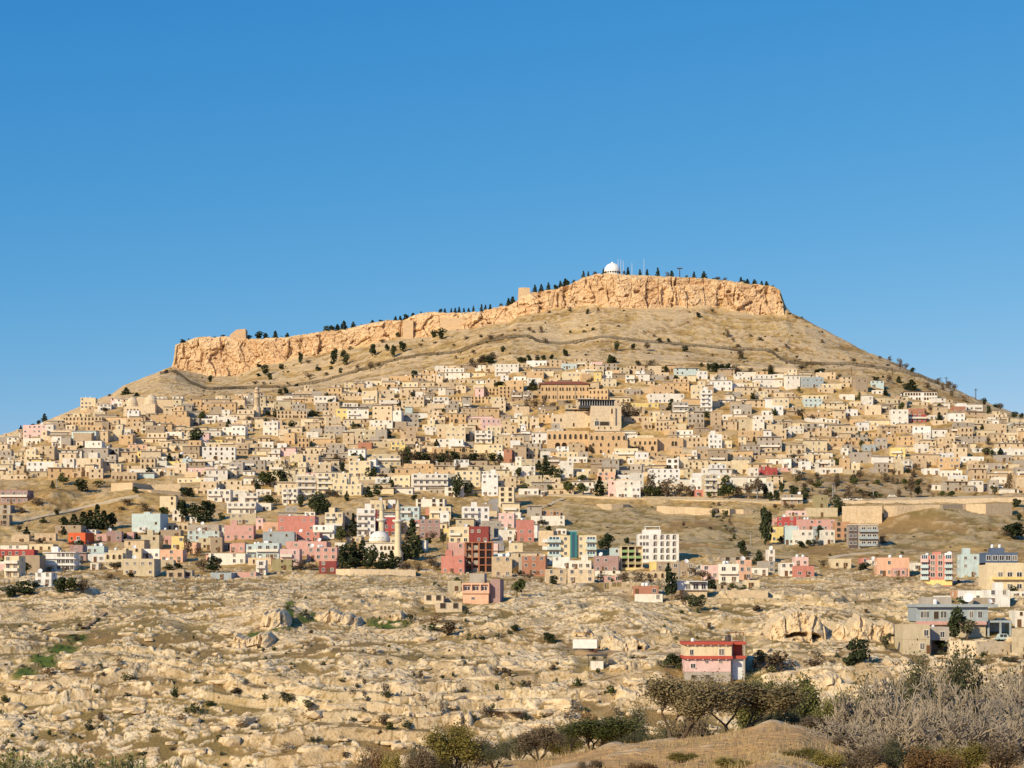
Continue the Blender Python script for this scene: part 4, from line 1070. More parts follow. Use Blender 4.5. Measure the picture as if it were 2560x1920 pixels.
    b = special('t3', 1397, 1565, 1270, 1500, 'block_house', 'grey', -1, False, 8, 8, .6); w, h = b.w, b.h; b.block(z0=h*.5); mb = MB(); [mb.box(q*w-.25, q*w+.25, .1, .6, -3, h*.5) for q in (-.45, .47)]; mb.box(-w/2, w/2, 5, 5.4, -3, h*.5); b.part('post', mb, [M['concrete']]); b.win(.15*w, h*.62, 1.1, 1.5); b.tank(-.2*w, 3, .4); b.done('grey block house raised over an open ground floor', 'house')
    # retaining walls
    def terrace(t, pts, top, label, c='stone', th=9, name='retaining_wall', dy=0):
        Q = [P(t, x, y) for x, y in pts]; T = [P(t, x, y) for x, y in top]; ys = [depth_at(u, v+1)+dy-2 for u, v in Q]; ym = sum(ys)/len(ys); mb = MB()
        us = np.linspace(max(Q[0][0], T[0][0]), min(Q[-1][0], T[-1][0]), 40); pr = None
        for u in us:
            vb = np.interp(u, [q[0] for q in Q], [q[1] for q in Q]); vt = np.interp(u, [q[0] for q in T], [q[1] for q in T]); yy = np.interp(u, [q[0] for q in Q], ys)*.5+ym*.5-3; x = (u-UC)/F*yy
            zt = ZC+(HV-vt)/F*yy; zb = ZC+(HV-vb)/F*yy-4; cr = [(x, yy, zb), (x, yy, zt), (x, yy+1.0, zt), (x*(yy+th)/yy, yy+th, zt-.3)]
            if pr: [mb.quad(pr[i], cr[i], cr[i+1], pr[i+1]) for i in range(3)]
            pr = cr
        o = link(name, mb.mesh(name, M['stone']), color=C[c]); tag(o, label, 'wall'); return o
    terrace('t2', [(730, 212), (780, 245), (860, 252), (960, 235), (1020, 212)], [(730, 206), (1020, 212)], 'short curved tan retaining wall set in the brown slope under the road')
    terrace('t2', [(1250, 226), (1360, 280), (1500, 282), (1650, 310), (1740, 322), (1785, 270)], [(1250, 222), (1785, 246)], 'tan stone retaining wall with a dipping lower edge beside the gully')
    terrace('t2', [(1790, 270), (1880, 305), (1930, 275), (2000, 282), (2085, 262)], [(1790, 247), (2085, 258)], 'small tan retaining wall over a grassy knoll past the gully')
    terrace('t3', [(640, 350), (800, 360), (900, 352), (985, 345)], [(640, 226), (985, 222)], 'high tan retaining wall above the pink terrace houses')
    terrace('t3', [(1000, 345), (1100, 330), (1270, 262), (1500, 250), (1700, 258), (1880, 284), (2110, 255)], [(1000, 222), (2110, 200)], 'long tan retaining wall over the brown hillside')
    terrace('t0', [(960, 90), (1150, 88), (1300, 78), (1560, 70)], [(960, 28), (1150, 22), (1300, 40), (1560, 30)], 'long tan stone terrace wall above the twin grassy hillocks')
    terrace('t0', [(1040, 95), (1300, 118), (1560, 130)], [(1040, 72), (1300, 88), (1560, 108)], 'low pale parapet wall along the lane above the light blue block')
    terrace('t1', [(690, 790), (800, 825), (960, 828), (1380, 820)], [(690, 768), (960, 770), (1380, 775)], 'pale retaining wall of the platform in front of the mosque', 'stone2', 22)
    terrace('t2', [(1860, 1015), (2212, 1010)], [(1860, 952), (2212, 955)], 'rough stone garden wall beside the white bungalow', 'stone', 5)
    terrace('t3', [(1565, 1490), (1800, 1500), (2095, 1470)], [(1565, 1388), (1800, 1392), (2095, 1400)], 'rough pale stone terrace wall under the villa forecourt', 'stone2', 14)
    terrace('t3', [(2105, 1500), (2260, 1500)], [(2105, 1282), (2260, 1282)], 'tall yellowish plastered wall beside the parked van', 'cream', 8)
    terrace('s1', [(1270, 1010), (1500, 1012), (1720, 1010)], [(1270, 992), (1500, 990), (1720, 996)], 'pale terrace wall below the long dark shrub belt', 'cream', 6)
    terrace('s3', [(650, 1300), (1000, 1298), (1600, 1285), (2212, 1268)], [(650, 1287), (1000, 1285), (1600, 1270), (2212, 1254)], 'low pale parapet along the upper road past the shrub slope', 'stone2', 3)
    terrace('s3', [(60, 165), (240, 162)], [(60, 138), (240, 140)], 'bare tan wall below the fenced slope', 'stone2', 4)
    terrace('s0', [(1180, 520), (1500, 515)], [(1180, 400), (1500, 415)], 'plain tan terrace wall behind the two domed madrasa', 'stone', 8)
    # citadel walls
    def rampart(name, t, pts, c, label, dy, th=7):
        q = [P(t, x, y) for x, y in pts]; mb = MB(); u0 = q[0][0]; y = float(ln(YQ, u0))-dy
        n = len(q)//2; lo, hi = q[:n], q[n:][::-1]
        L_ = [((u-UC)/F*y, y, ZC+(HV-v)/F*y) for u, v in lo]; U_ = [((u-UC)/F*y, y, ZC+(HV-v)/F*y) for u, v in hi]
        for i in range(n-1):
            mb.quad(L_[i], L_[i+1], U_[i+1], U_[i]); mb.quad(U_[i], U_[i+1], (U_[i+1][0], y+th, U_[i+1][2]), (U_[i][0], y+th, U_[i][2]))
        for a, b_ in ((L_[0], U_[0]), (L_[-1], U_[-1])): mb.quad(a, (a[0], y+th, a[2]), (b_[0], y+th, b_[2]), b_)
        mb.quad((L_[0][0], y+th, L_[0][2]), (L_[-1][0], y+th, L_[-1][2]), (U_[-1][0], y+th, U_[-1][2]), (U_[0][0], y+th, U_[0][2]))
        o = link(name, mb.mesh(name, M['stone']), color=c); tag(o, label, 'castle'); return o
    rampart('castle_wall', 'p5', [(1525, 578), (1590, 573), (1592, 452), (1528, 458)], (.70, .51, .315), 'smooth pale ashlar wall patch between two rock bastions of the crag', 3.5)
    rampart('castle_wall', 'p5', [(1760, 530), (1850, 525), (1950, 520), (2100, 500), (2230, 475), (2225, 420), (2100, 430), (1950, 440), (1850, 440), (1762, 446)], (.70, .51, .315), 'long smooth castle wall running under the plateau rim', 4.5)
    rampart('castle_tower', 'p5', [(425, 600), (480, 600), (540, 600), (537, 508), (482, 512), (440, 545)], (.68, .48, .29), 'ruined square tower stump on the crag end', -7, 12)
    rampart('castle_tower', 'p6', [(238, 320), (275, 320), (316, 320), (314, 250), (275, 248), (242, 250)], (.72, .53, .33), 'square pale bastion tower at the step of the citadel rim', -7, 12)
landmark_buildings()

# ---------------------------------------------------------------- mosque with twin minarets, old minaret, radome, masts
def mosque():
    b = special('t1', 930, 1232, 545, 700, 'mosque', 'white', 0, False, 14, 16); w, h = b.w, b.h; b.block(par=.3); r = w*.30; cx = -.08*w
    mb = MB(); mb.box(-w/2-.3, w/2+.3, -.3, b.d+.3, h-.05, h+.3); b.part('cornice', mb, [M['paint']], 'beige')
    mb = MB(); mb.lathe([(r, 0), (r, 1.0)], 28, (cx, b.d/2, h)); dr = b.part('drum', mb, [M['paint']], 'cream'); mb = MB(); mb.lathe([(r*math.cos(a)*1.04, r*.98*math.sin(a)) for a in np.linspace(0, math.pi/2-.02, 12)], 32, (cx, b.d/2, h+1.0))
    o = b.part('dome', mb, [M['paint']], 'white2'); o.data.polygons.foreach_set('use_smooth', [True]*len(o.data.polygons)); mb = MB(); mb.tube((cx, b.d/2, h+r+.9), (cx, b.d/2, h+r+2.6), .12, .03, 6); b.part('finial', mb, [M['dark_metal']])
    for i in range(16):
        a = 2*math.pi*i/16; o = link('window', WM['a'], b.root, (cx+(r*.97)*math.sin(a), b.d/2-(r*.97)*math.cos(a), h+1.6), a, (.55, 1, .9))
    b.rows(5, 1, 'a', .9, 1.6, h*.62, h, 0, x0=-.05*w); b.rows(7, 1, 'a', 1.0, 2.0, 1.2, 3, .1); b.door(-.3*w, 1.8, 2.8)
    b.done('white mosque with a round dome behind dark trees', 'mosque')
    def minaret(t, x, yt, yb, rr, label):
        u, v = P(t, x, yb); u2, v2 = P(t, x, yt); y = b.y+(b.d+2 if x < 1150 else -1); z = ZC+(HV-v)/F*y; hh = (v-v2)/F*y; X = (u-UC)/F*y; root = link('minaret', None, None, (X, y, z))
        mb = MB(); mb.lathe([(rr*1.5, -4), (rr*1.5, hh*.12), (rr*1.05, hh*.17), (rr, hh*.2), (rr*.95, hh*.60)], 14); link('shaft', mb.mesh('shaft', M['paint'], True), root, color=C['cream'])
        mb = MB(); mb.lathe([(rr, hh*.585), (rr*1.7, hh*.615), (rr*1.75, hh*.64), (rr*1.6, hh*.64), (rr*1.6, hh*.618), (rr*.8, hh*.617)], 14); link('balcony', mb.mesh('balcony', M['paint'], True), root, color=C['white'])
        mb = MB(); mb.lathe([(rr*.8, hh*.615), (rr*.76, hh*.80)], 14); link('upper_shaft', mb.mesh('upper_shaft', M['paint'], True), root, color=C['cream'])
        mb = MB(); mb.lathe([(rr*.95, hh*.795), (rr*.9, hh*.81), (rr*.35, hh*.92), (.02, hh*.985)], 14); mb.tube((0, 0, hh*.97), (0, 0, hh), .08, .03, 5); link('spire', mb.mesh('spire', M['paint'], True), root, color=C['beige'])
        tag(root, label, 'minaret', 'minarets of the lower mosque'); return root
    minaret('t1', 1087, 160, 650, 1.3, 'slender cream minaret rising behind the white mosque dome'); minaret('t1', 1227, 150, 690, 1.3, 'slender cream minaret beside the mosque wall, clear of the dome')
mosque()
def old_minaret():
    u, v = P('s1', 8, 560); u2, v2 = P('s1', 8, 300); y = depth_at(u, v); hh = (v-v2)/F*y; root = link('minaret', None, None, ((u-UC)/F*y, y, ZC+(HV-v)/F*y)); r = 2.0
    for nm, pr in (('base', [(r*1.25, -4), (r*1.25, hh*.3), (r, hh*.33)]), ('shaft', [(r, hh*.32), (r*.92, hh*.62), (r*1.05, hh*.63), (r*1.05, hh*.65), (r*.9, hh*.66), (r*.85, hh*.78)]), ('balcony', [(r*.9, hh*.775), (r*1.35, hh*.80), (r*1.35, hh*.82), (r*.8, hh*.82)]), ('cap', [(r*.75, hh*.815), (r*.72, hh*.90), (r*.8, hh*.905), (r*.6, hh*.95), (.02, hh)])):
        mb = MB(); mb.lathe(pr, 14); link(nm, mb.mesh(nm, M['stone'], True), root, color=C['stone'])
    tag(root, 'old carved stone minaret standing among the upper town houses', 'minaret')
old_minaret()
def radome():
    u, v = P('p6', 832, 158); y = float(ln(YQ, u))+24; r = 52/2.5136/F*y; z = ZC+(HV-v)/F*y; root = link('radome', None, None, ((u-UC)/F*y, y, z-1))
    mb = MB(); mb.lathe([(r*.98, -2), (r*.98, r*.32)], 24); link('base', mb.mesh('base', M['white_paint']), root)
    for i in range(9): mb = MB(); a = -math.pi/2+(i-4)*.3; mb.box(-.6, .6, -.05, .1, .5, r*.25); o = link('opening', mb.mesh('opening', M['opening']), root, (r*math.cos(a), r*math.sin(a), 0), a+math.pi/2)
    mb = MB(); mb.lathe([(r*math.cos(a), r*.36+r*math.sin(a)) for a in np.linspace(-.1, math.pi/2-.02, 16)], 36); link('dome', mb.mesh('dome', M['radome'], True), root); mb = MB(); mb.lathe([(.9, 0), (.9, .8), (.3, 1.1), (.01, 1.2)], 10, (0, 0, r*1.34)); link('vent_cap', mb.mesh('vent_cap', M['radome']), root)
    tag(root, 'large white radar dome on the top of the crag', 'radar dome')
radome()
def mast(t, x, yt, yb, r, name, label, top=None, onplateau=False, matn='metal_grey', arms=0, group=None):
    u, v = P(t, x, yb); u2, v2 = P(t, x, yt)
    y = float(ln(YQ, u))+22 if onplateau else depth_at(u, v); X = (u-UC)/F*y; z = (ZC+(HV-v)/F*y); hh = (v-v2)/F*y; root = link(name, None, None, (X, y, z-.5))
    mb = MB(); mb.tube((0, 0, -1), (0, 0, hh+.5), r, r*.6, 6, cap=True); link('pole', mb.mesh('pole', M[matn]), root)
    for i in range(arms):
        mb = MB(); mb.box(-1.3, 1.3, -.1, .1, hh*(.97-.1*i), hh*(.97-.1*i)+.2); link('cross_arm', mb.mesh('cross_arm', M[matn]), root)
    LW_ = (2.2, .9) if 'flood' in name else (.9, .25)
    if top == 'lamp': mb = MB(); mb.box(-LW_[0], LW_[0], -.3, .3, hh, hh+LW_[1]); link('lamp_head', mb.mesh('lamp_head', M['dark_metal']), root)
    tag(root, label, 'mast' if 'lamp' not in name else 'lamp', group)
for x, yt, yb in ((868, 68, 155), (885, 70, 156), (900, 80, 157), (955, 92, 160), (1030, 70, 162)): mast('p6', x, yt, yb, .18, 'antenna_mast', 'thin white antenna mast beside the radar dome', None, True, 'white_paint', 0, 'antenna masts on the plateau')
mast('p6', 1255, 128, 175, .45, 'floodlight_mast', 'dark floodlight mast on the plateau rim', 'lamp', True, 'dark_metal')
for x, yt, yb in ((1540, 215, 310), (1795, 315, 425)): mast('s3', x, yt, yb, .35, 'power_pole', 'dark power pole with cross arms on the bare east ridge', None, False, 'dark_metal', 2, 'power poles on the ridge')
for x, yt, yb in ((372, 60, 150), (722, 130, 200), (1075, 130, 210)): mast('s3', x, yt, yb, .3, 'power_pole', 'wooden power pole beside the slope fence', None, False, 'wood', 1, 'power poles by the fence')
for t, x, yt, yb in (('s2', 1275, 1130, 1255), ('s2', 1325, 1125, 1255), ('s2', 2118, 1150, 1290), ('s3', 910, 1170, 1275), ('s3', 575, 1130, 1260), ('s3', 560, 1140, 1260), ('s2', 290, 1150, 1240), ('s0', 900, 1110, 1170), ('s0', 490, 1080, 1180), ('t2', 2062, 440, 560), ('t2', 1443, 690, 860), ('s2', 920, -10, 60), ('t1', 445, 330, 480), ('t1', 270, 60, 220)):
    mast(t, x, yt, yb, .22, 'street_lamp', 'tall thin grey lamp post', 'lamp' if yb-yt > 100 and t != 't1' else None, False, 'metal_grey', 0, 'lamp posts in the town')

# the fence along the foot of the crag
def fence():
    pts = px('p5', 0, 800, 100, 782, 180, 850, 290, 900, 500, 892, 800, 882, 1050, 842, 1250, 782, 1450, 722, 1650, 682, 1850, 672, 2050, 592, 2200, 572)+px('p6', 200, 573, 320, 562, 350, 601, 520, 616, 770, 572, 1000, 597, 1200, 612, 1500, 642, 1840, 657, 1880, 716, 2000, 737, 2190, 741)+px('s3', 700, 122, 1000, 162, 1300, 217, 1530, 322)
    Q = []
    for (u0, v0), (u1, v1) in zip(pts[:-1], pts[1:]):
        n = max(1, int(math.hypot(u1-u0, v1-v0)/9))
        for i in range(n): Q.append((u0+(u1-u0)*i/n, v0+(v1-v0)*i/n))
    root = link('boundary_fence', None, None, tuple(at(*pts[0]))); inv = -root.location; pm = MB(); pm.tube((0, 0, -1), (0, 0, 3.0), .12, .12, 4, cap=True); pm = pm.mesh('post', M['wire']); A = [at(u, v) for u, v in Q]
    ys = [sum(A[max(0, min(len(A)-1, i+k))].y for k in range(-2, 3))/5 for i in range(len(A))]; A = [Vector((a.x/a.y*y, y, gz(a.x/a.y*y, y))) for a, y in zip(A, ys)]
    for i, a in enumerate(A): link('post', pm, root, a+inv)
    for a, b in zip(A[:-1], A[1:]):
        mb = MB(); d = b-a; n = max(3, int(d.length/.45))
        for i in range(n): p = a+d*(i/n)+inv; mb.tube(p+Vector((0, 0, -.6)), p+Vector((0, 0, 2.6))+d/n, .10, .10, 3)
        for hgt in (.5, 1.3, 2.0, 2.7): mb.tube(a+inv+Vector((0, 0, hgt)), b+inv+Vector((0, 0, hgt)), .12, .12, 3)
        link('wire_panel', mb.mesh('wire_panel', M['wire']), root)
    tag(root, 'long dark wire fence winding across the bare slope under the crag', 'fence')
    return Q
FENCE = fence()
# vehicles, trailer and clutter
def car(u, v, c, label, L_=4.3, van=False, rz=0, ymin=205, group=None, dz=0):
    a = at(u, v, ymin); root = link('van' if van else 'parked_car', None, None, (a.x, a.y, a.z+dz), R(rz)); hh = 1.0 if not van else 1.2; l = L_/2
    mb = MB(); P_ = [(-l, .35), (-l, .85), (-l*.75, .95), (-l*.5, 1.0+(.9 if van else .45)), (l*.35, 1.0+(.9 if van else .45)), (l*.62, .98), (l, .85), (l, .35)]; n = len(P_)
    mb.v = [(x, 0, z) for x, z in P_]+[(x, 1.7, z) for x, z in P_]; mb.f = [tuple(range(n)), tuple(range(2*n-1, n-1, -1))]+[(i, n+i, n+(i+1) % n, (i+1) % n) for i in range(n)]; mb.m = [0]*len(mb.f); link('body', mb.mesh('body', M['paint']), root, color=C[c])
    for x0, x1 in ((-l*.48, -l*.1), (-l*.04, l*.34)): mb = MB(); t_ = 1.75 if van else 1.38; mb.box(x0, x1, -.02, 0, 1.0, t_); link('window', mb.mesh('window', M['glass']), root)
    for x in (-l*.6, l*.6):
        for yy in (-.02, 1.52): mb = MB(); mb.tube((x, yy, .33), (x, yy+.2, .33), .33, .33, 12, cap=True); mb.tube((x, yy+.2, .33), (x, yy-.02, .33), .18, .18, 8, cap=True); link('wheel', mb.mesh('wheel', M['tyre']), root)
    tag(root, label, 'van' if van else 'car', group)
u, v = P('t3', 2040, 1388); car(u, v, 'light_blue', 'light blue van parked on the forecourt of the grey villa', 4.6, True, 4)
for t, x, y, c in (('t3', 690, 182, 'white2'), ('t3', 735, 184, 'grey'), ('t3', 790, 182, 'white2'), ('t3', 1075, 150, 'white2')): u, v = P(t, x, y); car(u, v, c, 'white car parked by the upper road parapet' if c != 'grey' else 'grey car parked between white cars on the upper road', 4.3, False, 0, 205, 'cars on the upper road')
u, v = P('t1', 1265, 790); car(u, v-3, 'dark', 'dark car parked on the platform by the mosque', 4.3, dz=1.5)
def trailer():
    t = 'r2'; u0, v0 = P(t, 525, 560); u1, v1 = P(t, 735, 638); y = depth_at((u0+u1)/2, v1+6); w = (u1-u0)/F*y; h = (v1-v0)/F*y; root = link('box_trailer', None, None, ((u0+u1)/2/F*y-UC/F*y, y, gz(((u0+u1)/2-UC)/F*y, y)), R(-6))
    mb = MB(); mb.box(-w/2, w/2, 0, 2.4, .9, .9+h); link('box', mb.mesh('box', M['white_paint']), root); mb = MB(); [mb.box(w/2+.01, w/2+.06, q, q+1.1, .95, .85+h) for q in (.08, 1.22)]; link('rear_door', mb.mesh('rear_door', M['metal_grey']), root); mb = MB(); mb.box(-w/2+.2, w/2-.2, .3, 2.1, .6, .89); link('chassis', mb.mesh('chassis', M['dark_metal']), root)
    for x in (-w*.3, w*.22, w*.36):
        for yy in (.05, 2.1): mb = MB(); mb.tube((x, yy, .45), (x, yy+.3, .45), .45, .45, 12, cap=True); mb.tube((x, yy+.3, .45), (x, yy-.02, .45), .2, .2, 8, cap=True); link('wheel', mb.mesh('wheel', M['tyre']), root)
    tag(root, 'white box trailer parked on the track below the yellow rock face', 'trailer')
    a = at(*P(t, 680, 672)); root = link('fallen_log', None, None, tuple(a)); mb = MB(); mb.tube((-2.2, 0, .3), (1.6, .3, .4), .5, .4, 10, cap=True); link('trunk', mb.mesh('trunk', M['rust'], True), root); mb = MB(); mb.tube((1.0, .2, .7), (2.2, .1, 1.5), .25, .1, 6); link('branch', mb.mesh('branch', M['rust']), root); tag(root, 'rusty brown log lying beside the white trailer', 'log')
    a = at(*P(t, 735, 800)); root = link('small_shed', None, None, tuple(a)); mb = MB(); body(mb, 3.2, 2.5, 1.9, None, 0, -2, .1); link('wall', mb.mesh('wall', [M['paint'], M['roof_slab']]), root, color=C['white']); mb = MB(); mb.box(-2.6, 2.6, -.8, 3.2, 3.2, 3.5); link('roof', mb.mesh('roof', M['dark_metal']), root); mb = MB(); [mb.box(x, x+.15, -.5, -.35, 0, 3.2) for x in (-2.3, 2.2)]; link('post', mb.mesh('post', M['dark_metal']), root); tag(root, 'small white shed under a dark lean-to roof below the trailer', 'shed')
trailer()

load(LOW, 'houses of the lower quarter'); load(TOWN, 'houses of the old town')

# ---------------------------------------------------------------- the rest of the terraced town
LB = L('-200:1195 0:1200 430:1196 480:1215 560:1272 700:1290 1000:1246 1200:1240 1900:1236 1980:1196 2100:1196 2300:1228 2560:1238 2760:1238')
VT = L('-200:1120 0:1092 100:1066 200:1030 300:1000 430:1000 640:990 900:962 1050:935 1180:915 1300:905 1450:905 1560:920 1800:932 2000:935 2200:962 2400:1010 2560:1058 2760:1100')
BARE = [(1985, 2330, 1188, 1262), (100, 450, 1205, 1330), (1010, 1250, 1135, 1170), (640, 700, 1195, 1290), (150, 300, 1270, 1325)]
FILL = []
def overlap(a, b): return max(0, min(a[1], b[1])-max(a[0], b[0]))*max(0, min(a[3], b[3])-max(a[2], b[2]))
def try_house(x, y, w, d, h, c, kind):
    u = UC+x/y*F; z = min(gz(x-w/2, y), gz(x+w/2, y), gz(x, y)); vb = HV-(z-ZC)/y*F; vt = vb-h/y*F; px_ = F/y
    fp = (x-w/2, x+w/2, y, y+d)
    for g in FOOT:
        if g[2] < y+d+1 and g[3] > y-1 and overlap(fp, g) > 5: return False
    u0, u1 = u-w/2*px_, u+w/2*px_
    for (a, b, e, f, ry) in RES:
        if ry > y and a < u1 and b > u0 and vt < f-3:
            ov = overlap((u0, u1, vt, vb), (a, b, e, f))
            if ov > .22*(b-a)*(f-e): return False
    FOOT.append(fp); FILL.append(dict(x=x, y=y, z=z, w=w, d=d, h=h, c=c, kind=kind, r=(u0, u1, vt, vb), vis=0)); return True
def pick(u, v):
    r = rnd.random(); wh = .22+.28*sst(1120, 1230, v)+.15*np.exp(-((u-800)/300)**2)*sst(1080, 1200, v)
    if r < wh: return rnd.choice(['white', 'white', 'white2', 'cream', 'cream'])
    if r < wh+.20: return rnd.choice(['grey', 'taupe', 'beige', 'grey'])
    if r < wh+.225: return rnd.choice(['pale_pink', 'light_blue', 'yellow', 'peach'])
    return rnd.choice(['stone', 'stone', 'stone2', 'stone2', 'stone3', 'ochre'])
y = 930.0
while y < 1330:
    x = -.34*y
    while x < .34*y:
        w = rnd.choice([5, 6.5, 8, 9, 10, 12, 14, 17])*rnd.uniform(.9, 1.15); yy = y+rnd.uniform(-5, 5); xc = x+w/2; u = UC+xc/yy*F
        v = HV-(gz(xc, yy)-ZC)/yy*F
        ok = ln(VT, u)+4 < v < ln(LB, u) and -60 < u < 2620 and not any(a < u < b and c_ < v < d_ for a, b, c_, d_ in BARE) and rnd.random() < .93
        if ok:
            c = pick(u, v); h = rnd.choice([2.8, 3.2, 3.5, 3.9, 4.6, 5.6, 6.2, 6.8]) if rnd.random() < .92 else rnd.uniform(8, 10)
            if v < ln(VT, u)+22: h = min(h, 4.8)
            kind = 'stone' if c.startswith('stone') or c == 'ochre' else ('grey' if c in ('grey', 'taupe', 'beige') else 'white')
            try_house(xc, yy, w, rnd.uniform(5, 7), h, c, kind)
        x += w+rnd.choice([.15, .15, .3, .5, 1.0, 2.5])
    y += 7.0
# thicken the lower quarter
LOWC = ['white', 'white2', 'cream', 'beige', 'pink', 'mauve', 'taupe', 'pale_pink', 'light_blue', 'coral', 'grey', 'stone', 'stone2']
y = 690.0
while y < 900:
    x = -.29*y
    while x < .02*y:
        w = rnd.uniform(6, 12); yy = y+rnd.uniform(-5, 5); xc = x+w/2; u = UC+xc/yy*F; v = HV-(gz(xc, yy)-ZC)/yy*F
        lo = np.interp(u, [0, 250, 330, 480, 760, 900, 1130, 1250], [1450, 1430, 1425, 1425, 1425, 1395, 1400, 1430]); hi = np.interp(u, [0, 300, 400, 560, 900, 1250], [1345, 1335, 1320, 1295, 1290, 1270])
        if hi < v < lo and rnd.random() < .72 and not (820 < u < 1060 and v > 1340):
            c = rnd.choice(LOWC); try_house(xc, yy, w, rnd.uniform(7, 10), rnd.choice([3.2, 5.8, 6.2, 6.4]), c, 'stone' if c.startswith('stone') else 'low')
        x += w+rnd.uniform(.5, 5)
    y += 14
# how much of each shows: paint the boxes far to near into a coarse picture
buf = np.full((960, 1320), -1, np.int32)
items = [(f['y'], i, f['r']) for i, f in enumerate(FILL)]+[(r[4], -2, r[:4]) for r in RES]
for yy, i, (u0, u1, vt, vb) in sorted(items, key=lambda q: -q[0]):
    buf[int(max(0, vt/2)):int(max(0, vb/2)), int(max(0, u0/2)):int(max(0, min(1319, u1/2)))] = i
ids, cnt = np.unique(buf[:, :1280], return_counts=True)
for i, n in zip(ids, cnt):
    if i >= 0: FILL[i]['vis'] = int(n)
CAP = dict(stone=270, white=150, grey=90, low=70); KN = dict(stone='stone_house', white='whitewashed_house', grey='concrete_house', low='small_house')
solo = []
mass = MB(); mcol = []; msk = MB()
for kind in CAP:
    fs = sorted([f for f in FILL if f['kind'] == kind and f['vis'] > 6], key=lambda f: -f['vis'])
    solo += fs[:CAP[kind]]
    for f in fs[CAP[kind]:]:
        mb = MB(); body(mb, f['w'], f['d'], f['h'], None, 0, -3, .4); n0 = len(mass.v); col_ = C[f['c']]; k = rnd.uniform(.88, 1.08)
        mass.v += [(f['x']+q[0], f['y']+q[1], f['z']+q[2]) for q in mb.v]; mass.f += [tuple(n0+i for i in g) for g in mb.f]; mass.m += [0]*len(mb.f)
        mcol += [(col_[0]*k, col_[1]*k, col_[2]*k, 1)]*len(mb.v)
        if rnd.random() < .45:
            n0 = len(mass.v); o_ = rnd.uniform(.3, .8); mass.box(f['x']-f['w']/2-.3, f['x']+f['w']/2+.3, f['y']-o_, f['y']+f['d'], f['z']+f['h']-.05, f['z']+f['h']+.2, 0); mcol += [(.55*k, .49*k, .40*k, 1)]*8
        n = max(1, round(f['h']/3.0)); cc = max(1, int(f['w']/3))
        for kk in range(n):
            for i in range(cc):
                if rnd.random() < .35: continue
                xx = f['x']-f['w']/2+f['w']*(i+.5)/cc+rnd.uniform(-.4, .4); zz = f['z']+kk*f['h']/n+.9; ww = rnd.uniform(.35, .55); n0 = len(mass.v)
                mass.box(xx-ww, xx+ww, f['y']-.06, f['y']+.1, zz, zz+rnd.uniform(1.0, 1.5), 1, skip='kb'); mcol += [(.1, .1, .1, 1)]*8
me = mass.mesh('distant_houses', [M['paint_a'], M['opening']]); ca = me.attributes.new('Col', 'FLOAT_COLOR', 'POINT'); ca.data.foreach_set('color', np.array(mcol, np.float32).ravel())
tag(link('distant_houses', me), 'packed small stone and plaster houses filling the gaps of the old town', 'houses', kind='stuff')
for f in solo:
    hs_ = H(KN[f['kind']], f['x'], f['y'], f['z'], f['w'], f['d'], f['h'], f['c'], R(rnd.gauss(0, 5)), f['kind'] == 'stone'); w, d, h = f['w'], f['d'], f['h']; k = rnd.uniform(.9, 1.08); base = C[f['c']]; hs_.rgb = lambda c, k=k: tuple(q*k for q in (C[c] if isinstance(c, str) else c))
    n = max(1, round(h/3.0)); fh = h/n; hs_.n = n; hs_.f = []; r = rnd.random(); far = f['y'] > 900
    if n > 1 and r < .35:                        # stepped: upper floor set back or to one side
        mb = MB(); body(mb, w, d, h-fh, None, 0, -3.5, .4); hs_.part('wall', mb); w2 = w*rnd.uniform(.45, .8); x0 = rnd.choice([-w/2, w/2-w2]); mb = MB(); y0 = rnd.uniform(.5, d*.4); body(mb, w2, d-y0-.02, h, x0, y0, h-fh-.6, .35); hs_.part('upper_floor', mb)
        cols = max(1, int(w2/2.8)); t = {'stone': rnd.choice('dda'), 'white': 'w', 'grey': 'd', 'low': 'w'}[f['kind']]
        for i in range(cols): hs_.win(x0+w2*(i+.5)/cols, h-fh+.9, .85, 1.3, t, y=y0)
        hs_.f.append('a set-back upper floor'); nn = n-1
    else: hs_.block(par=.4); nn = n
    cols = max(1, int(w/(2.9 if f['kind'] != 'stone' else 3.3)))
    t = {'stone': rnd.choice('ddda'), 'white': rnd.choice('wwd'), 'grey': 'd', 'low': 'w'}[f['kind']]
    hs_.rows(cols, nn, t, rnd.uniform(.7, 1.0), rnd.uniform(1.0, 1.6), .95, fh, .3); hs_.t = t
    if rnd.random() < .3 and f['kind'] != 'stone' and nn > 1: hs_.balcony(-w*.45, w*rnd.uniform(0, .45), fh+.05, 1.1, 'white'); hs_.f.append('a front balcony')
    if rnd.random() < .45: o_ = rnd.uniform(.3, .9); mb = MB(); mb.box(-w/2-.3, w/2+.3, -o_, d, h-.05 if 'a set-back upper floor' not in hs_.f else h-fh-.05, (h if 'a set-back upper floor' not in hs_.f else h-fh)+.2); hs_.part('roof_slab', mb, [M['roof_slab']])
    if rnd.random() < .35: hs_.door(rnd.uniform(-.35, .35)*w)
    if rnd.random() < .16: hs_.tank(rnd.uniform(-.3, .3)*w, d*.5, .6); hs_.f.append('a roof tank')
    if rnd.random() < .16: hs_.dish(rnd.uniform(-.3, .3)*w, 1.5, 1.1); hs_.f.append('a roof dish')
    if rnd.random() < .10: hs_.win(rnd.uniform(-.25, .25)*w, .2, 2.2, 2.8, 'a'); hs_.f.append('a wide arch')
    hs_.group = 'houses of the lower quarter' if f['kind'] == 'low' else 'houses of the old town'; HOUSES.append(hs_)

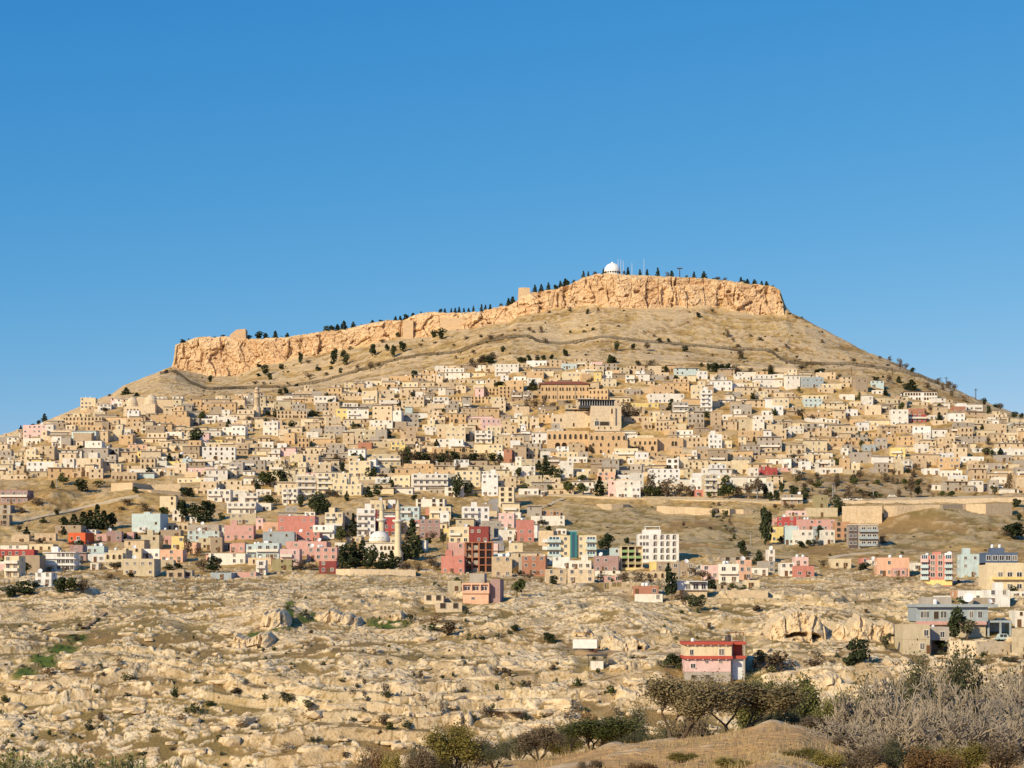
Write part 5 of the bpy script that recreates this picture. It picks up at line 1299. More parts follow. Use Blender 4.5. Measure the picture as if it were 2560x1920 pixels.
# ---------------------------------------------------------------- vegetation
rg = np.random.default_rng(5)
def leaves(name, cen, size, mt, flat=0.0, asp=1.0):
    n = len(cen); a = rg.normal(size=(n, 3)); a[:, 2] *= (1-flat); a /= np.linalg.norm(a, axis=1)[:, None]
    b = np.cross(a, rg.normal(size=(n, 3))); b /= np.linalg.norm(b, axis=1)[:, None]
    s = (np.asarray(size)*rg.uniform(.6, 1.25, n))[:, None]; a = a*s*.5*asp; b = b*s*.5
    V = np.stack([cen-a, cen+b*.9, cen+a, cen-b*.9], 1).reshape(-1, 3)
    return npmesh(name, V, np.arange(4*n).reshape(n, 4), M[mt], smooth=False)
def blobs(n, cs, rs):
    k = rg.integers(0, len(cs), n); d = rg.normal(size=(n, 3)); d /= np.linalg.norm(d, axis=1)[:, None]
    return np.array(cs)[k]+d*(np.array(rs)[k]*rg.uniform(.35, 1.0, n)**.5)[:, None]
def crown_pine(n=300, r=.27, lo=.10):
    t = rg.uniform(0, 1, n)**1.15; lay = np.floor(t*9)/9+rg.uniform(0, .06, n); z = lo+(1-lo)*np.clip(lay, 0, 1); rad = r*(1-lay)**.85*rg.uniform(.35, 1.05, n)+.012; a = rg.uniform(0, 6.28, n)
    lob = 1+.25*np.sin(a*3+lay*9); return np.stack([rad*lob*np.cos(a), rad*lob*np.sin(a), z-rad*.12], 1)
def crown_cypress(n=240, r=.12):
    t = rg.uniform(0, 1, n); rad = r*np.sin(np.clip(t*1.1+.12, 0, 1)*math.pi)**.6*rg.uniform(.5, 1.05, n); a = rg.uniform(0, 6.28, n); return np.stack([rad*np.cos(a), rad*np.sin(a), .04+.95*t], 1)
def crown_broad(n=420, k=9, lo=.38):
    cs = []; rs = []
    for i in range(k): a = rg.uniform(0, 6.28); r = rg.uniform(0, .30); cs.append((r*math.cos(a), r*math.sin(a), rg.uniform(lo, .84))); rs.append(rg.uniform(.12, .22))
    return blobs(n, cs, rs)
def crown_shrub(n=170, k=6):
    cs = []; rs = []
    for i in range(k): a = rg.uniform(0, 6.28); r = rg.uniform(0, .30); cs.append((r*math.cos(a), r*math.sin(a), rg.uniform(.15, .7))); rs.append(rg.uniform(.18, .30))
    p = blobs(n, cs, rs); p[:, 2] = np.abs(p[:, 2]); return p
def trunk_mesh(name, h=.5, r=.03, forks=4, mt='bark', seed=0):
    mb = MB(); q = random.Random(seed); p = Vector((0, 0, -.08)); mid = Vector((q.uniform(-.02, .02), q.uniform(-.02, .02), h*.55)); mb.tube(p, mid, r, r*.75, 6)
    for i in range(forks): a = 6.28*i/forks+q.uniform(-.4, .4); e = mid+Vector((math.cos(a)*.18, math.sin(a)*.18, q.uniform(.18, .35))); mb.tube(mid, e, r*.6, r*.18, 5)
    return mb.mesh(name, M[mt])
LIB = {}
def lib(kind, maker, size, mts, tr, flat=.0, nv=3):
    LIB[kind] = [(leaves('crown', maker(), size, m_, flat), trunk_mesh('trunk', *tr, seed=i)) for m_ in mts for i in range(nv)]
lib('pine', lambda: crown_pine(420), .115, ['leaf_pine'], (.9, .022, 0), .4); lib('cypress', lambda: crown_cypress(300), .09, ['leaf_pine'], (.7, .018, 0))
lib('broad', lambda: crown_broad(640), .095, ['leaf_green'], (.6, .03, 5)); lib('dark', lambda: crown_broad(680, 10, .25), .10, ['leaf_pine'], (.5, .03, 4)); lib('olive', lambda: crown_broad(560), .085, ['leaf_olive'], (.6, .03, 5))
lib('brown', lambda: crown_broad(520, 9, .3), .07, ['leaf_brown'], (.7, .03, 6)); lib('shrub', lambda: crown_shrub(260), .15, ['leaf_olive', 'leaf_brown', 'leaf_green'], (.4, .03, 4), nv=2)
lib('grey', lambda: crown_shrub(150), .09, ['leaf_grey'], (.5, .03, 5)); lib('rust', lambda: crown_shrub(170), .11, ['leaf_rust'], (.4, .03, 4)); lib('dshrub', lambda: crown_shrub(190), .12, ['leaf_green', 'leaf_pine'], (.4, .03, 4), nv=2)
ANCH = []
NAMES = dict(pine=('pine_tree', 'dark green pine'), cypress=('cypress_tree', 'narrow dark cypress'), broad=('broadleaf_tree', 'green leafy tree'), dark=('evergreen_tree', 'dense dark evergreen tree'), olive=('olive_tree', 'grey-green olive tree'), brown=('bare_tree', 'brown half-bare tree'),
             shrub=('shrub', 'low dull green shrub'), grey=('bare_shrub', 'grey leafless shrub'), rust=('dry_bush', 'rusty brown dry bush'), dshrub=('bush', 'dark green bush'))
TREES = []
def plant(x, y, z, h, w, kind, extra=''):
    cr, tk = rnd.choice(LIB[kind]); nat = {'pine': .54, 'cypress': .24, 'broad': .85, 'dark': .85, 'olive': .85, 'brown': .85}.get(kind, 1.05); k = max(.5, min(2.6, w/(h*nat)))
    root = link(NAMES[kind][0], None, None, (x, y, z-.15), rnd.uniform(0, 6.28), (h*k, h*k, h)); link('crown', cr, root); link('trunk', tk, root); TREES.append((root, kind, x, y, h, extra)); return root
def veg(txt, t, dfl='pine', top=False):
    for q in txt.split(','):
        p = q.split(); x, yb, h, w = map(float, p[:4]); kind = p[4] if len(p) > 4 else dfl
        u, v = P(t, x, yb); s = 2.5136 if t[0] == 'p' else 3.456
        if top: yy = float(ln(YQ, u))+rnd.uniform(15, 30); z = ZC+float(np.interp(yy, YG, zcol(u)))-.3; h += max(0, (P(t, x, yb)[1]-(HV-(z-ZC)/yy*F))*-s)
        else: yy = depth_at(u, v); z = gz((u-UC)/F*yy, yy)
        plant((u-UC)/F*yy, yy, z, h/s/F*yy*(1.12 if not top else .92), w/s/F*yy*(1.22 if not top else 1.1), kind, 'top' if top else '')
veg('1090 375 65 75,1180 415 60 70,385 605 70 50,180 700 60 30 cypress,1690 825 155 140 dark,1555 935 60 40 cypress,550 1150 100 100 broad,700 1210 105 140 dark,860 1170 60 130 dshrub,1285 1080 75 70,1800 1130 50 80 dark,455 1180 65 40,1170 1220 55 60 dark,560 1520 90 90 dark,640 1520 110 100,720 1530 140 110,780 1530 150 100,840 1530 200 90,900 1530 150 100,970 1520 120 110 dark,1430 1440 90 100 broad,1250 1390 80 140 brown,1600 1250 80 100 dark,1650 1250 75 60,1520 1350 100 90,1600 1470 170 120 dark,1680 1480 160 130 dark,1760 1480 180 120,1820 1470 170 110 dark,1920 1460 70 60 broad,490 1410 55 60 dark,370 1490 60 70 broad,165 1560 60 70 brown,230 1610 90 50 cypress,700 1560 70 35 cypress,560 1540 100 35 cypress,1870 530 60 70 brown,1920 540 50 60 brown,900 520 40 100 brown,650 550 30 50 rust,280 640 25 60 dark,330 630 40 40 dark,945 390 30 50 brown,1460 1180 30 40 brown,1050 460 35 50 broad,1520 500 40 50,720 600 30 30,700 860 50 60 dark,940 930 40 60 brown,1500 900 40 60 brown,320 1330 70 160 brown,180 1400 60 120 brown,1100 1330 60 120 brown,1060 1370 40 90 brown', 's0')
veg('225 820 110 110 broad,230 1010 140 190 dark,100 1030 110 150 dark,520 1000 150 140 dark,620 1000 140 150 broad,720 995 130 150 brown,30 760 100 60 broad,1380 580 120 45 cypress,1180 600 120 60 cypress,700 660 110 80 dark,1850 810 150 140 dark,1760 800 130 120 brown,1620 660 150 90 brown,980 780 70 110 brown,1130 840 40 70 dark,860 760 40 60 broad,1020 770 70 60 dark,1450 780 50 120 broad,1540 770 50 90 dark,360 560 60 120 brown,700 600 80 100 dark,640 580 60 90 brown,550 480 70 40 cypress,1700 660 110 100 rust,950 860 50 120 brown,430 790 40 80 brown,560 800 60 90 brown,840 600 50 80 dark,1270 480 50 110 brown,1080 520 60 60 dark,340 750 60 50 dark', 't0', 'dark')
veg('740 760 170 90,790 750 200 110 dark,850 740 190 100,920 740 200 110,1010 760 180 110 dark,1090 760 130 80,1170 760 140 90,1215 760 100 100 dark,830 770 90 120 dark,960 775 80 100 dark,1060 775 70 100 dark,1140 775 70 100 dark,1290 700 150 80 dark,1350 690 330 120,1400 640 150 80,1300 560 130 80 brown,1260 520 160 60 brown,840 490 180 60 cypress,740 560 140 110 broad,800 540 90 90 brown,540 300 180 150 dark,600 300 120 110 dark,480 290 120 90 broad,390 240 110 70 dark,120 230 90 130 broad,970 150 90 70,1050 150 110 80 dark,910 120 70 40 cypress,785 180 80 35 cypress,1740 150 180 110 dark,1830 140 120 90 dark,1900 150 40 40 broad,1620 570 100 90 olive,1760 395 80 130 broad,1400 790 80 100 brown,1310 790 90 120 brown,380 780 80 200 brown,480 780 60 120 brown,1510 740 90 140 brown,1560 780 60 80 brown,700 800 40 90 brown,640 150 60 110 brown,700 150 60 90 brown,1310 120 70 90 brown,1620 120 70 80 brown,1360 180 50 60 dark,1990 480 90 60 brown,1530 540 90 80 brown,2190 830 50 60 broad,320 720 80 70 rust,900 540 60 60 brown,1490 560 60 70 dark,1720 960 90 60 broad,1960 500 70 50 dark,60 140 60 40 cypress,20 120 90 60 dark,240 120 60 60 brown,1090 210 40 60 brown,1680 330 60 40 dark', 't1')
veg('290 1110 200 90,340 1110 120 80 dark,400 1120 110 80 dark,500 1240 110 110 broad,615 1245 100 100 broad,755 1250 160 75 cypress,330 1230 80 70 broad,100 1215 80 80 broad,1200 1250 190 150 brown,1160 1260 90 110 broad,1260 1260 90 100 dark,1340 1260 160 170 brown,1450 1250 120 120 brown,1540 1255 100 90 brown,1870 1280 200 130 broad,1830 1280 110 80 broad,1960 1270 120 110 brown,2050 1275 140 110 brown,2120 1280 180 150 brown,2190 1270 120 80 dark,950 1240 90 120 brown,1710 1270 65 50 broad,1000 1245 60 60 brown,590 1130 60 90 broad,1380 520 105 80,1345 520 50 60,425 650 95 30 cypress,450 650 40 20 cypress,740 660 80 70 broad,1000 600 160 120 brown,1070 600 110 100 brown,950 560 80 90 brown,280 490 115 80 brown,200 500 90 80 brown,130 500 95 80 brown,360 500 60 60 brown,160 335 60 50,205 335 55 50,490 480 60 70 brown,1690 580 65 80 broad,1080 865 55 90 brown,845 100 72 50,885 100 55 45,1200 150 80 130 brown,1090 120 50 50 brown,1330 175 45 50 dark,1740 175 75 90 dark,1790 180 70 80 dark,1850 180 60 80 dark,1930 190 60 100 brown,2060 190 50 90 brown,60 90 40 40 dark,110 85 35 40 dark,160 85 35 40 dark,220 80 40 40 dark,340 60 35 40 dark,1640 130 35 50 broad,1980 90 100 60 brown,1880 410 55 60 broad,2190 400 40 40 broad,870 660 40 40 dark,1960 520 45 60 dark,640 640 60 30 cypress,570 700 30 30 brown,160 1090 60 60 brown,840 950 50 60 dark,900 960 40 60 brown,1990 480 30 60 dark,640 40 25 30 dark,465 40 50 50 dark', 's2')
veg('820 610 140 120 dark,770 610 90 70,990 560 60 60,360 920 95 70,45 1010 140 130 broad,1380 1045 250 120,1350 860 130 55 cypress,1480 1100 120 150 brown,1560 1100 100 120 dark,1620 1135 140 150 olive,1720 960 100 100 dark,1680 940 80 60 dark,1990 650 120 90,2140 740 130 80,2190 580 320 90 dark,2030 660 50 60 dark,980 900 110 120 brown,1100 905 110 140 brown,1190 900 90 100 brown,770 880 100 120 grey,150 870 60 80 brown,220 830 55 70 broad,1910 955 65 70 broad,1995 965 60 65 broad,870 890 40 40 broad,250 880 40 60 rust,60 840 70 100 brown,1650 870 90 120 brown,1580 830 100 110 brown,30 790 60 80 rust,1830 940 60 80 brown,1480 420 60 50 brown,1910 450 40 60 brown,1560 140 50 60 brown,1000 140 50 60 brown,1740 330 70 50 dark,1840 320 60 50 broad,1880 380 50 40 brown,270 390 50 110 dark,320 470 70 60 dark,1620 1000 50 60 rust,1290 860 60 70 dark,330 1400 75 120 dark,20 1310 60 90 dark,60 250 40 50 brown', 't2', 'dark')
veg('600 310 160 100,640 300 100 60 dark,5 560 170 70 dark,125 545 65 55 broad,465 535 130 75,290 585 55 90 dark,370 575 60 80 broad,990 560 80 100 brown,830 780 65 120 dark,2140 520 140 210 dark,2060 490 80 120 brown,2150 245 80 90 dark,2170 350 60 60 dark,1610 1390 265 180,1720 1385 200 200 olive,785 1625 255 185 dark,700 1640 110 130 dark,1015 1480 155 110 olive,590 110 120 80 brown,80 190 90 60,20 190 80 60,150 250 60 60 brown,1820 830 60 50 broad,2120 1010 90 80 dark,480 750 60 80 brown,640 745 40 90 broad,1650 900 40 40 broad,1690 1080 70 110 broad,1500 1480 90 100 broad,850 500 40 50 brown,320 180 60 50 dark,60 260 50 60 brown,210 260 50 60 brown,680 540 40 50 brown,960 600 70 70 grey,2000 950 60 60 grey,1140 870 40 60 rust', 't3', 'dark')
veg('595 1140 100 80 brown,790 1115 90 90 brown,1010 1130 85 80 brown,1240 1270 180 100 brown,1290 1260 90 70 broad,1130 1260 80 70 brown,1500 1260 55 60 broad,1575 1260 55 70 broad,1960 1250 95 80 olive,2090 1220 160 80 brown,420 1100 60 70 brown,270 1115 90 110 brown,700 1270 120 110 brown,820 1275 90 110 brown,890 1270 70 90 broad,420 1180 70 100 broad,320 1250 60 80 dark,230 1250 90 100 dark,120 1220 90 60 dark,1430 1260 40 50 rust,1780 1250 45 50 rust,1240 330 85 90,1185 330 60 50 dark,1380 320 55 70 brown,1040 270 80 60 brown,1130 270 55 50,130 690 95 60,90 690 50 50 dark,770 760 60 50 broad,1500 530 75 70 dark,1890 890 70 110 olive,1800 870 45 80 brown,1850 690 55 45,1910 550 85 50 dark,1300 390 55 40 cypress,2010 510 65 70 brown,1870 460 60 50 dark,1050 65 45 50 brown,1140 150 90 70 brown,1190 160 60 50 brown,1245 185 50 50 dark,1470 290 65 70 brown,1560 320 75 80 brown,1610 340 60 60 brown,2130 570 55 60 dark,2185 580 50 50 dark,740 100 45 60 brown,290 165 50 90 brown,440 210 60 110 dark,620 240 50 60 brown,930 250 40 70 broad,20 200 80 60,1700 430 60 100 rust,1590 390 60 60 brown,280 560 60 90 brown,380 600 50 90 brown,60 560 40 50 dark,1090 580 30 50 dark,1970 490 40 60 dark,1210 1060 50 60 dark,1720 650 40 40 dark,1150 400 40 60 brown,1440 380 60 60 brown,1510 340 70 50 brown,960 60 30 40 brown,1030 130 30 50 brown,900 140 30 60 brown', 's3')
veg('145 600 32 45 dark,180 572 15 20 shrub,395 558 20 40 dark,345 556 15 30 dshrub,560 560 20 40 dark,620 555 38 70 dark,665 553 25 40,725 550 38 40,765 552 16 30 dshrub,800 555 28 36,1050 515 36 50 dark,1085 507 28 40 dark,1115 503 30 40,1155 495 46 46,1215 488 32 40,1265 480 15 24 dshrub,1335 470 22 30,1390 460 16 40 dark,1480 446 24 26,1510 450 30 30,1550 450 44 56 dark,1590 445 42 40,1640 405 16 24 dshrub,1760 395 18 30 dark,1790 396 22 24,1830 395 24 22,1855 396 26 24,1880 395 32 25,1910 398 28 22,1940 394 24 22,1970 390 36 22,2020 380 36 24,2045 380 30 24,2075 378 32 26,2145 356 16 30 dshrub,2190 350 42 32,2215 348 30 26', 'p5', 'pine', True)
veg('345 270 48 32,385 262 42 32,430 260 52 32,480 255 30 36 dark,505 240 42 30,535 235 52 42,555 225 30 30 dark,205 345 48 42,180 350 30 26 dark,130 352 16 30 dshrub,650 170 36 28,680 170 30 20,720 160 22 40 brown,775 150 28 18,905 160 26 26 brown,930 160 48 30,1005 160 34 26,1050 158 34 26,1117 165 52 32,1180 178 36 40 brown,1205 178 44 36,1345 178 38 28,1407 183 44 42,1300 178 14 40 dshrub,1470 186 16 40 dshrub,1500 190 22 50 brown,1540 200 18 50 brown,1640 210 34 32,1680 218 30 30,1725 225 34 36,1770 230 30 26,1800 235 32 32,1655 216 20 40 dark,1840 238 12 30 dshrub,590 205 16 40 dshrub', 'p6', 'pine', True)
veg('1720 570 52 45 dark,1765 575 66 60 dark,1530 655 62 55 dark,1465 690 76 45 dark,1432 655 46 35,1335 680 76 50 dark,1090 735 92 50,1150 690 46 45 dark,1170 740 72 46 dark,1395 600 26 50 brown,1490 570 36 30 dark,885 735 76 36,930 735 32 36 brown,762 770 42 36 dark,660 805 72 46 dark,625 755 26 36 dark,690 835 46 40 dark,597 870 36 40 brown,315 845 42 40 dark,1000 780 32 42 dark,1050 810 32 42 brown,1135 795 42 26,1075 770 30 26 dark,940 830 42 56 brown,1325 780 62 60 brown,1370 760 42 32 brown,1245 770 42 36 brown,1600 835 62 40,2155 660 42 32 dark,1970 670 32 32 brown,2080 580 32 40 brown,620 810 20 36 dark,650 860 20 30 brown,800 860 20 24 brown,1195 640 24 40 brown,1640 630 32 30 brown,1850 620 22 30 brown,1920 580 28 40 brown,2015 570 26 40 brown,2150 560 22 34 brown,1735 605 20 40 brown,1860 700 24 30 brown,1960 745 50 60 brown,2010 740 46 60 brown,2070 730 46 60 dark,90 780 20 60 dshrub,40 790 26 30 dark', 'p5', 'dark')
veg('1210 310 26 36 dark,1370 305 32 42 dark,1110 370 32 46 brown,1375 440 32 32 dark,675 420 36 26 dark,565 405 36 42 brown,435 415 26 42 brown,1555 565 52 42 brown,1590 595 32 26 brown,1760 585 26 50 brown,385 540 46 42 brown,310 530 32 32 brown,330 540 26 32 brown,65 580 32 42 brown,860 650 60 40 dark,540 685 46 36 dark,820 730 52 50 dark,1050 650 52 60 brown,960 640 36 32 dark,1290 655 42 42 dark,1640 700 52 46 dark,1990 705 32 26 brown,260 725 36 44 dark,310 715 40 44 dark,400 710 34 40 dark,450 705 34 34 dark,360 700 30 40 brown,1440 780 52 32 dark,1480 780 52 42 dark,1520 775 46 42 dark,1560 775 46 42 dark,1830 800 62 46,1790 800 40 50 brown,1600 780 42 90 brown,145 655 40 36 brown,990 740 36 40 olive,1170 775 36 36 dark,80 700 50 80 brown,30 715 40 60 dark,1090 560 20 24 brown,1865 650 24 36 brown,1620 630 26 60 brown,1130 600 30 40 dark,1185 598 30 30 dark,650 535 22 34 brown,710 525 24 26 dark,215 530 24 28 brown,870 500 16 50 brown,1350 350 16 30 dark,985 370 22 40 brown,1460 335 30 26 brown,1585 365 26 46 brown,1745 360 20 40 brown,1460 405 22 40 brown,740 400 30 20 brown,180 405 26 60 brown,90 415 26 80 brown,410 600 34 50 brown,2150 600 26 30 brown,1925 630 28 36 brown,1300 690 20 20 brown,1950 380 16 30 brown,2020 425 12 24 brown,1700 560 20 30 brown', 'p6', 'brown')
veg('1270 990 150 90 brown,1310 985 160 90 dark,1360 985 120 100 brown,1420 985 110 100 dark,1480 985 110 100 dark,1540 985 110 110 brown,1600 985 100 100 dark,1660 985 100 100 brown,1720 960 100 110 dark,1800 960 80 110 brown,1880 950 70 110 dark,1960 950 70 110 brown,2040 950 70 90 dark,2110 950 70 50 cypress,1200 1070 70 100 broad,1080 1100 60 80 brown,990 1120 120 90 broad,1130 1190 90 110 broad,310 690 90 70 dark,105 560 50 60 dark,165 570 70 30 cypress,500 560 50 110 dark,620 440 80 40,640 470 60 60 dark,260 370 60 70 dark,210 370 50 50 dark,700 470 60 70 brown,820 400 40 130 brown,1370 240 80 60 dark,1880 150 60 110 brown,1960 100 60 110 brown,2020 100 60 90 brown,2090 310 50 100 dark,1640 280 40 50 brown,840 935 60 60 dark,690 960 80 80 brown,640 1000 60 70 brown,740 1050 90 50 dark,280 1120 150 130 brown,230 1160 130 120 dark,120 1170 140 150 broad,60 1160 110 120 broad,350 1060 110 80 brown,1290 1130 60 70 brown,560 620 40 50 dark,1050 380 30 50 dark,150 20 40 50,660 110 30 40 dark,840 680 30 40 brown,880 650 30 60 dark,1560 830 70 40 cypress,1150 740 60 30 cypress,1340 870 50 60 brown', 's1', 'dark')
veg('410 860 85 120 rust,660 850 62 90 grey,1040 755 75 95 dry,1190 815 65 150 grey,1100 925 65 125 dshrub,1640 672 42 72 rust,1545 733 38 62 shrub,1810 757 42 62 rust,1980 832 55 92 rust,1680 1195 105 165 dshrub,1460 1270 80 120 rust,1540 1275 95 140 rust,770 1335 112 92 shrub,890 1265 92 82 shrub,520 1362 62 102 grey,2100 1322 112 162 grey,330 1532 72 102 grey,1210 1562 62 112 dshrub,1920 1582 52 82 shrub,270 1262 42 52 shrub,1490 1522 42 62 shrub,1060 1402 62 92 grey,10 1240 80 60 dshrub,40 1100 60 80 shrub,330 950 60 50 shrub,200 800 40 60 shrub,1470 940 45 90 shrub,1520 1050 110 80 shrub,2020 1030 60 100 shrub,1820 1130 45 120 shrub,690 940 40 60 shrub,1100 1040 40 80 shrub,830 1030 40 70 shrub,1900 1420 50 80 shrub,1680 1320 45 70 shrub,2180 1340 60 60 grey,120 1400 40 60 shrub,280 1390 45 60 shrub,700 1560 70 100 rust,1950 1660 40 90 dshrub,2150 1650 40 90 dshrub,130 1060 40 50 shrub,60 1480 60 80 shrub'.replace(' dry', ' rust'), 'r0')
veg('270 1125 112 142 olive,450 1160 100 120 olive,450 1235 110 142 rust,830 1055 135 112 grey,1120 1085 195 132 grey,1130 1080 110 110 dshrub,1460 975 112 112 grey,1400 1085 82 152 rust,1600 1195 150 92 grey,1990 1225 142 182 grey,2040 1200 110 90 shrub,1100 1285 82 92 shrub,1160 1365 82 102 shrub,1300 1315 62 102 shrub,260 1505 82 132 grey,750 1445 62 102 grey,750 915 42 92 shrub,1620 722 32 42 shrub,1150 632 42 42 shrub,1340 395 92 102 dshrub,1560 405 112 132 rust,1530 495 92 150 dshrub,1450 490 70 90 dshrub,1650 525 132 152 shrub,1950 555 62 142 dshrub,1840 555 62 62 dshrub,2090 555 62 102 dshrub,2190 505 62 82 dshrub,490 1440 55 90 shrub,540 1430 40 60 shrub,80 1100 90 60 shrub,840 1260 40 70 shrub,110 1460 40 80 shrub,420 360 80 100 shrub,290 670 35 60 shrub,400 640 30 40 shrub,150 640 40 60 shrub,60 660 40 60 shrub,1210 520 30 50 shrub,2080 850 70 70 shrub,2190 880 90 50 shrub,1420 730 30 50 shrub,1880 780 40 50 shrub,1440 300 40 60 dshrub,1750 110 90 70 broad,1560 120 70 70 broad,1820 330 60 60 shrub,930 1070 100 60 grey,940 940 60 40 shrub,210 880 50 40 shrub,1970 910 40 60 shrub,1300 1150 50 60 shrub,2080 1000 60 60 shrub,1780 1010 40 70 shrub,1420 880 80 50 shrub,60 1600 40 90 shrub,1840 1560 60 90 rust', 'r1')
veg('330 580 72 122 dshrub,20 475 52 92 dshrub,1330 790 110 130 dshrub,1420 790 110 150 dark,1450 815 62 82 dshrub,560 975 102 92 shrub,860 1045 92 112 shrub,740 835 42 62 shrub,560 1185 132 122 grey,480 1255 152 202 grey,660 1300 142 142 rust,730 1290 100 90 rust,1010 875 42 52 shrub,1100 735 62 132 rust,1040 720 45 80 shrub,1700 945 95 142 grey,1900 940 60 60 rust,340 820 50 80 shrub,220 890 60 60 shrub,100 950 60 100 shrub,30 900 70 70 shrub,1000 1110 70 90 grey,900 1230 120 120 grey,1180 980 50 60 grey,1700 1060 80 90 rust,1580 1030 60 80 rust,140 980 70 50 shrub,240 1200 60 60 shrub,60 1120 60 70 shrub,380 940 70 60 shrub,780 1010 40 40 shrub,1610 330 60 40 shrub,1700 450 60 40 shrub,2100 310 60 80 shrub,2150 800 160 170 olive,2100 820 90 110 brown,2190 470 70 60 shrub,1900 620 40 60 shrub,1250 620 40 70 shrub,450 250 30 60 shrub,120 1250 70 80 shrub', 'r2')
veg('120 825 190 270 brown,60 820 130 120 olive,430 745 135 155 grey,400 825 105 200 brown,30 845 85 95 dshrub,850 485 65 65 dshrub,1740 685 102 112 grey,1500 685 50 90 shrub,560 800 80 110 brown,1880 700 50 100 shrub,2060 760 70 130 olive,1840 780 60 120 olive,2140 770 80 110 brown,1340 740 90 80 grey,1180 830 90 80 grey,1010 640 30 60 shrub,240 1000 50 60 shrub,600 720 60 70 shrub,1620 690 40 70 shrub,150 230 30 60 shrub,500 60 30 50 shrub', 'r3')
n = 0
while n < 230:                                   # scattered tufts on the rocky field
    u = rnd.uniform(-20, 2580); v = rnd.uniform(1480, 1900); yy = depth_at(u, v)
    if 1700 < u and v > 1640: continue
    x = (u-UC)/F*yy
    if any(g[0]-1 < x < g[1]+1 and g[2]-4 < yy < g[3]+1 for g in FOOT): continue
    h = rnd.uniform(.7, 1.6); plant(x, yy, gz(x, yy)+.3, h, h*rnd.uniform(1.0, 1.8), rnd.choice(['shrub', 'shrub', 'rust', 'grey', 'dshrub']), 'tuft'); n += 1
n = 0
while n < 210:                                   # low scrub on the bare slope under the crag
    u = rnd.uniform(450, 2300); vc = float(crest(np.float64(u))); v = rnd.uniform(vc+6, float(ln(VT, u))-6); yy = depth_at(u, v); x = (u-UC)/F*yy
    h = rnd.uniform(.8, 2.0); plant(x, yy, gz(x, yy)+.2, h, h*rnd.uniform(1.2, 1.9), rnd.choice(['shrub', 'shrub', 'rust', 'grey']), 'scrub'); n += 1
n = 0
while n < 80:                                    # scrub on the brown hillside below the road
    u = rnd.uniform(1260, 2560); v = rnd.uniform(1262, 1440); yy = depth_at(u, v); x = (u-UC)/F*yy
    if any(g[0]-1 < x < g[1]+1 and g[2]-4 < yy < g[3]+1 for g in FOOT): continue
    h = rnd.uniform(.6, 1.6); plant(x, yy, gz(x, yy)+.1, h, h*1.7, rnd.choice(['shrub', 'shrub', 'rust', 'grey', 'dshrub']), 'hillscrub'); n += 1
# trees wedged between the houses of the old town
for i in range(46):                              # thicket on the slope above the upper road
    u = rnd.uniform(1985, 2330); v = rnd.uniform(1196, 1252); yy = depth_at(u, v); x = (u-UC)/F*yy; h = rnd.uniform(2, 4.5)
    plant(x, yy, gz(x, yy), h, h*rnd.uniform(.9, 1.5), rnd.choice(['brown', 'brown', 'grey', 'brown', 'dshrub', 'broad']), 'road')
for i in range(34):                              # growth along the gully under the road
    t = i/33; u = 1785+t*95+rnd.uniform(-16, 16); v = 1262+t*150; yy = depth_at(u, v); x = (u-UC)/F*yy; h = rnd.uniform(1.2, 3)
    plant(x, yy, gz(x, yy), h, h*1.3, rnd.choice(['brown', 'shrub', 'dshrub', 'grey']), 'gully')
n = 0
while n < 120:
    u = rnd.uniform(0, 2560); v = rnd.uniform(float(ln(VT, u))+15, min(1250, float(ln(LB, u)))); yy = depth_at(u, v); x = (u-UC)/F*yy; yy -= 1.5
    if any(g[0] < x < g[1] and g[2] < yy < g[3] for g in FOOT): continue
    h = rnd.uniform(3, 6.5); plant(x, yy, gz(x, yy), h, h*rnd.uniform(.5, .9), rnd.choice(['dark', 'broad', 'brown', 'brown', 'pine', 'cypress']), 'town'); n += 1

# boulders and outcrops on the rocky field
def rockmesh(seed):
    q = random.Random(seed); bm = bmesh.new(); bmesh.ops.create_icosphere(bm, subdivisions=2, radius=1)
    for v in bm.verts:
        n_ = 1+.28*math.sin(v.co.x*3.1+seed)+.22*math.sin(v.co.y*4.3+seed*2)+q.uniform(-.1, .1); v.co *= n_; v.co.z = max(-.5, min(.55+.1*v.co.x, v.co.z)); v.co.x = max(-.95, min(.9, v.co.x))
    me = bpy.data.meshes.new('boulder'); bm.to_mesh(me); bm.free(); me.materials.append(M['boulder']); return me
m_, nt_, b_ = mat('boulder'); c_ = ramp(nt_, noise(nt_, .9, 5, pos(nt_)), [(.30, (.36, .26, .15)), (.44, (.62, .47, .285)), (.72, (.72, .57, .365))]); nt_.links.new(c_, b_.inputs['Base Color']); bump(nt_, b_, noise(nt_, 2.2, 5, pos(nt_)), .7, .25); M['boulder'] = m_
RM = [rockmesh(i) for i in range(8)]
n = 0
while n < 230:
    u = rnd.uniform(-20, 2580); v = rnd.triangular(1470, 1915, 1760); yy = depth_at(u, v); x = (u-UC)/F*yy
    if any(g[0]-3 < x < g[1]+3 and g[2]-6 < yy < g[3]+1 for g in FOOT) or (u > 1700 and v > 1660): continue
    s = rnd.choice([.6, .8, 1.0, 1.3, 1.8, 2.4]); o = link('limestone_boulder', rnd.choice(RM), None, (x, yy, gz(x, yy)+.2), rnd.uniform(-.5, .5), (s*rnd.uniform(1.2, 2.4), s*rnd.uniform(.8, 1.3), s*rnd.uniform(.45, .9)))
    tag(o, 'pale weathered limestone boulder lying in the rocky field', 'boulder', 'boulders of the rocky field'); n += 1
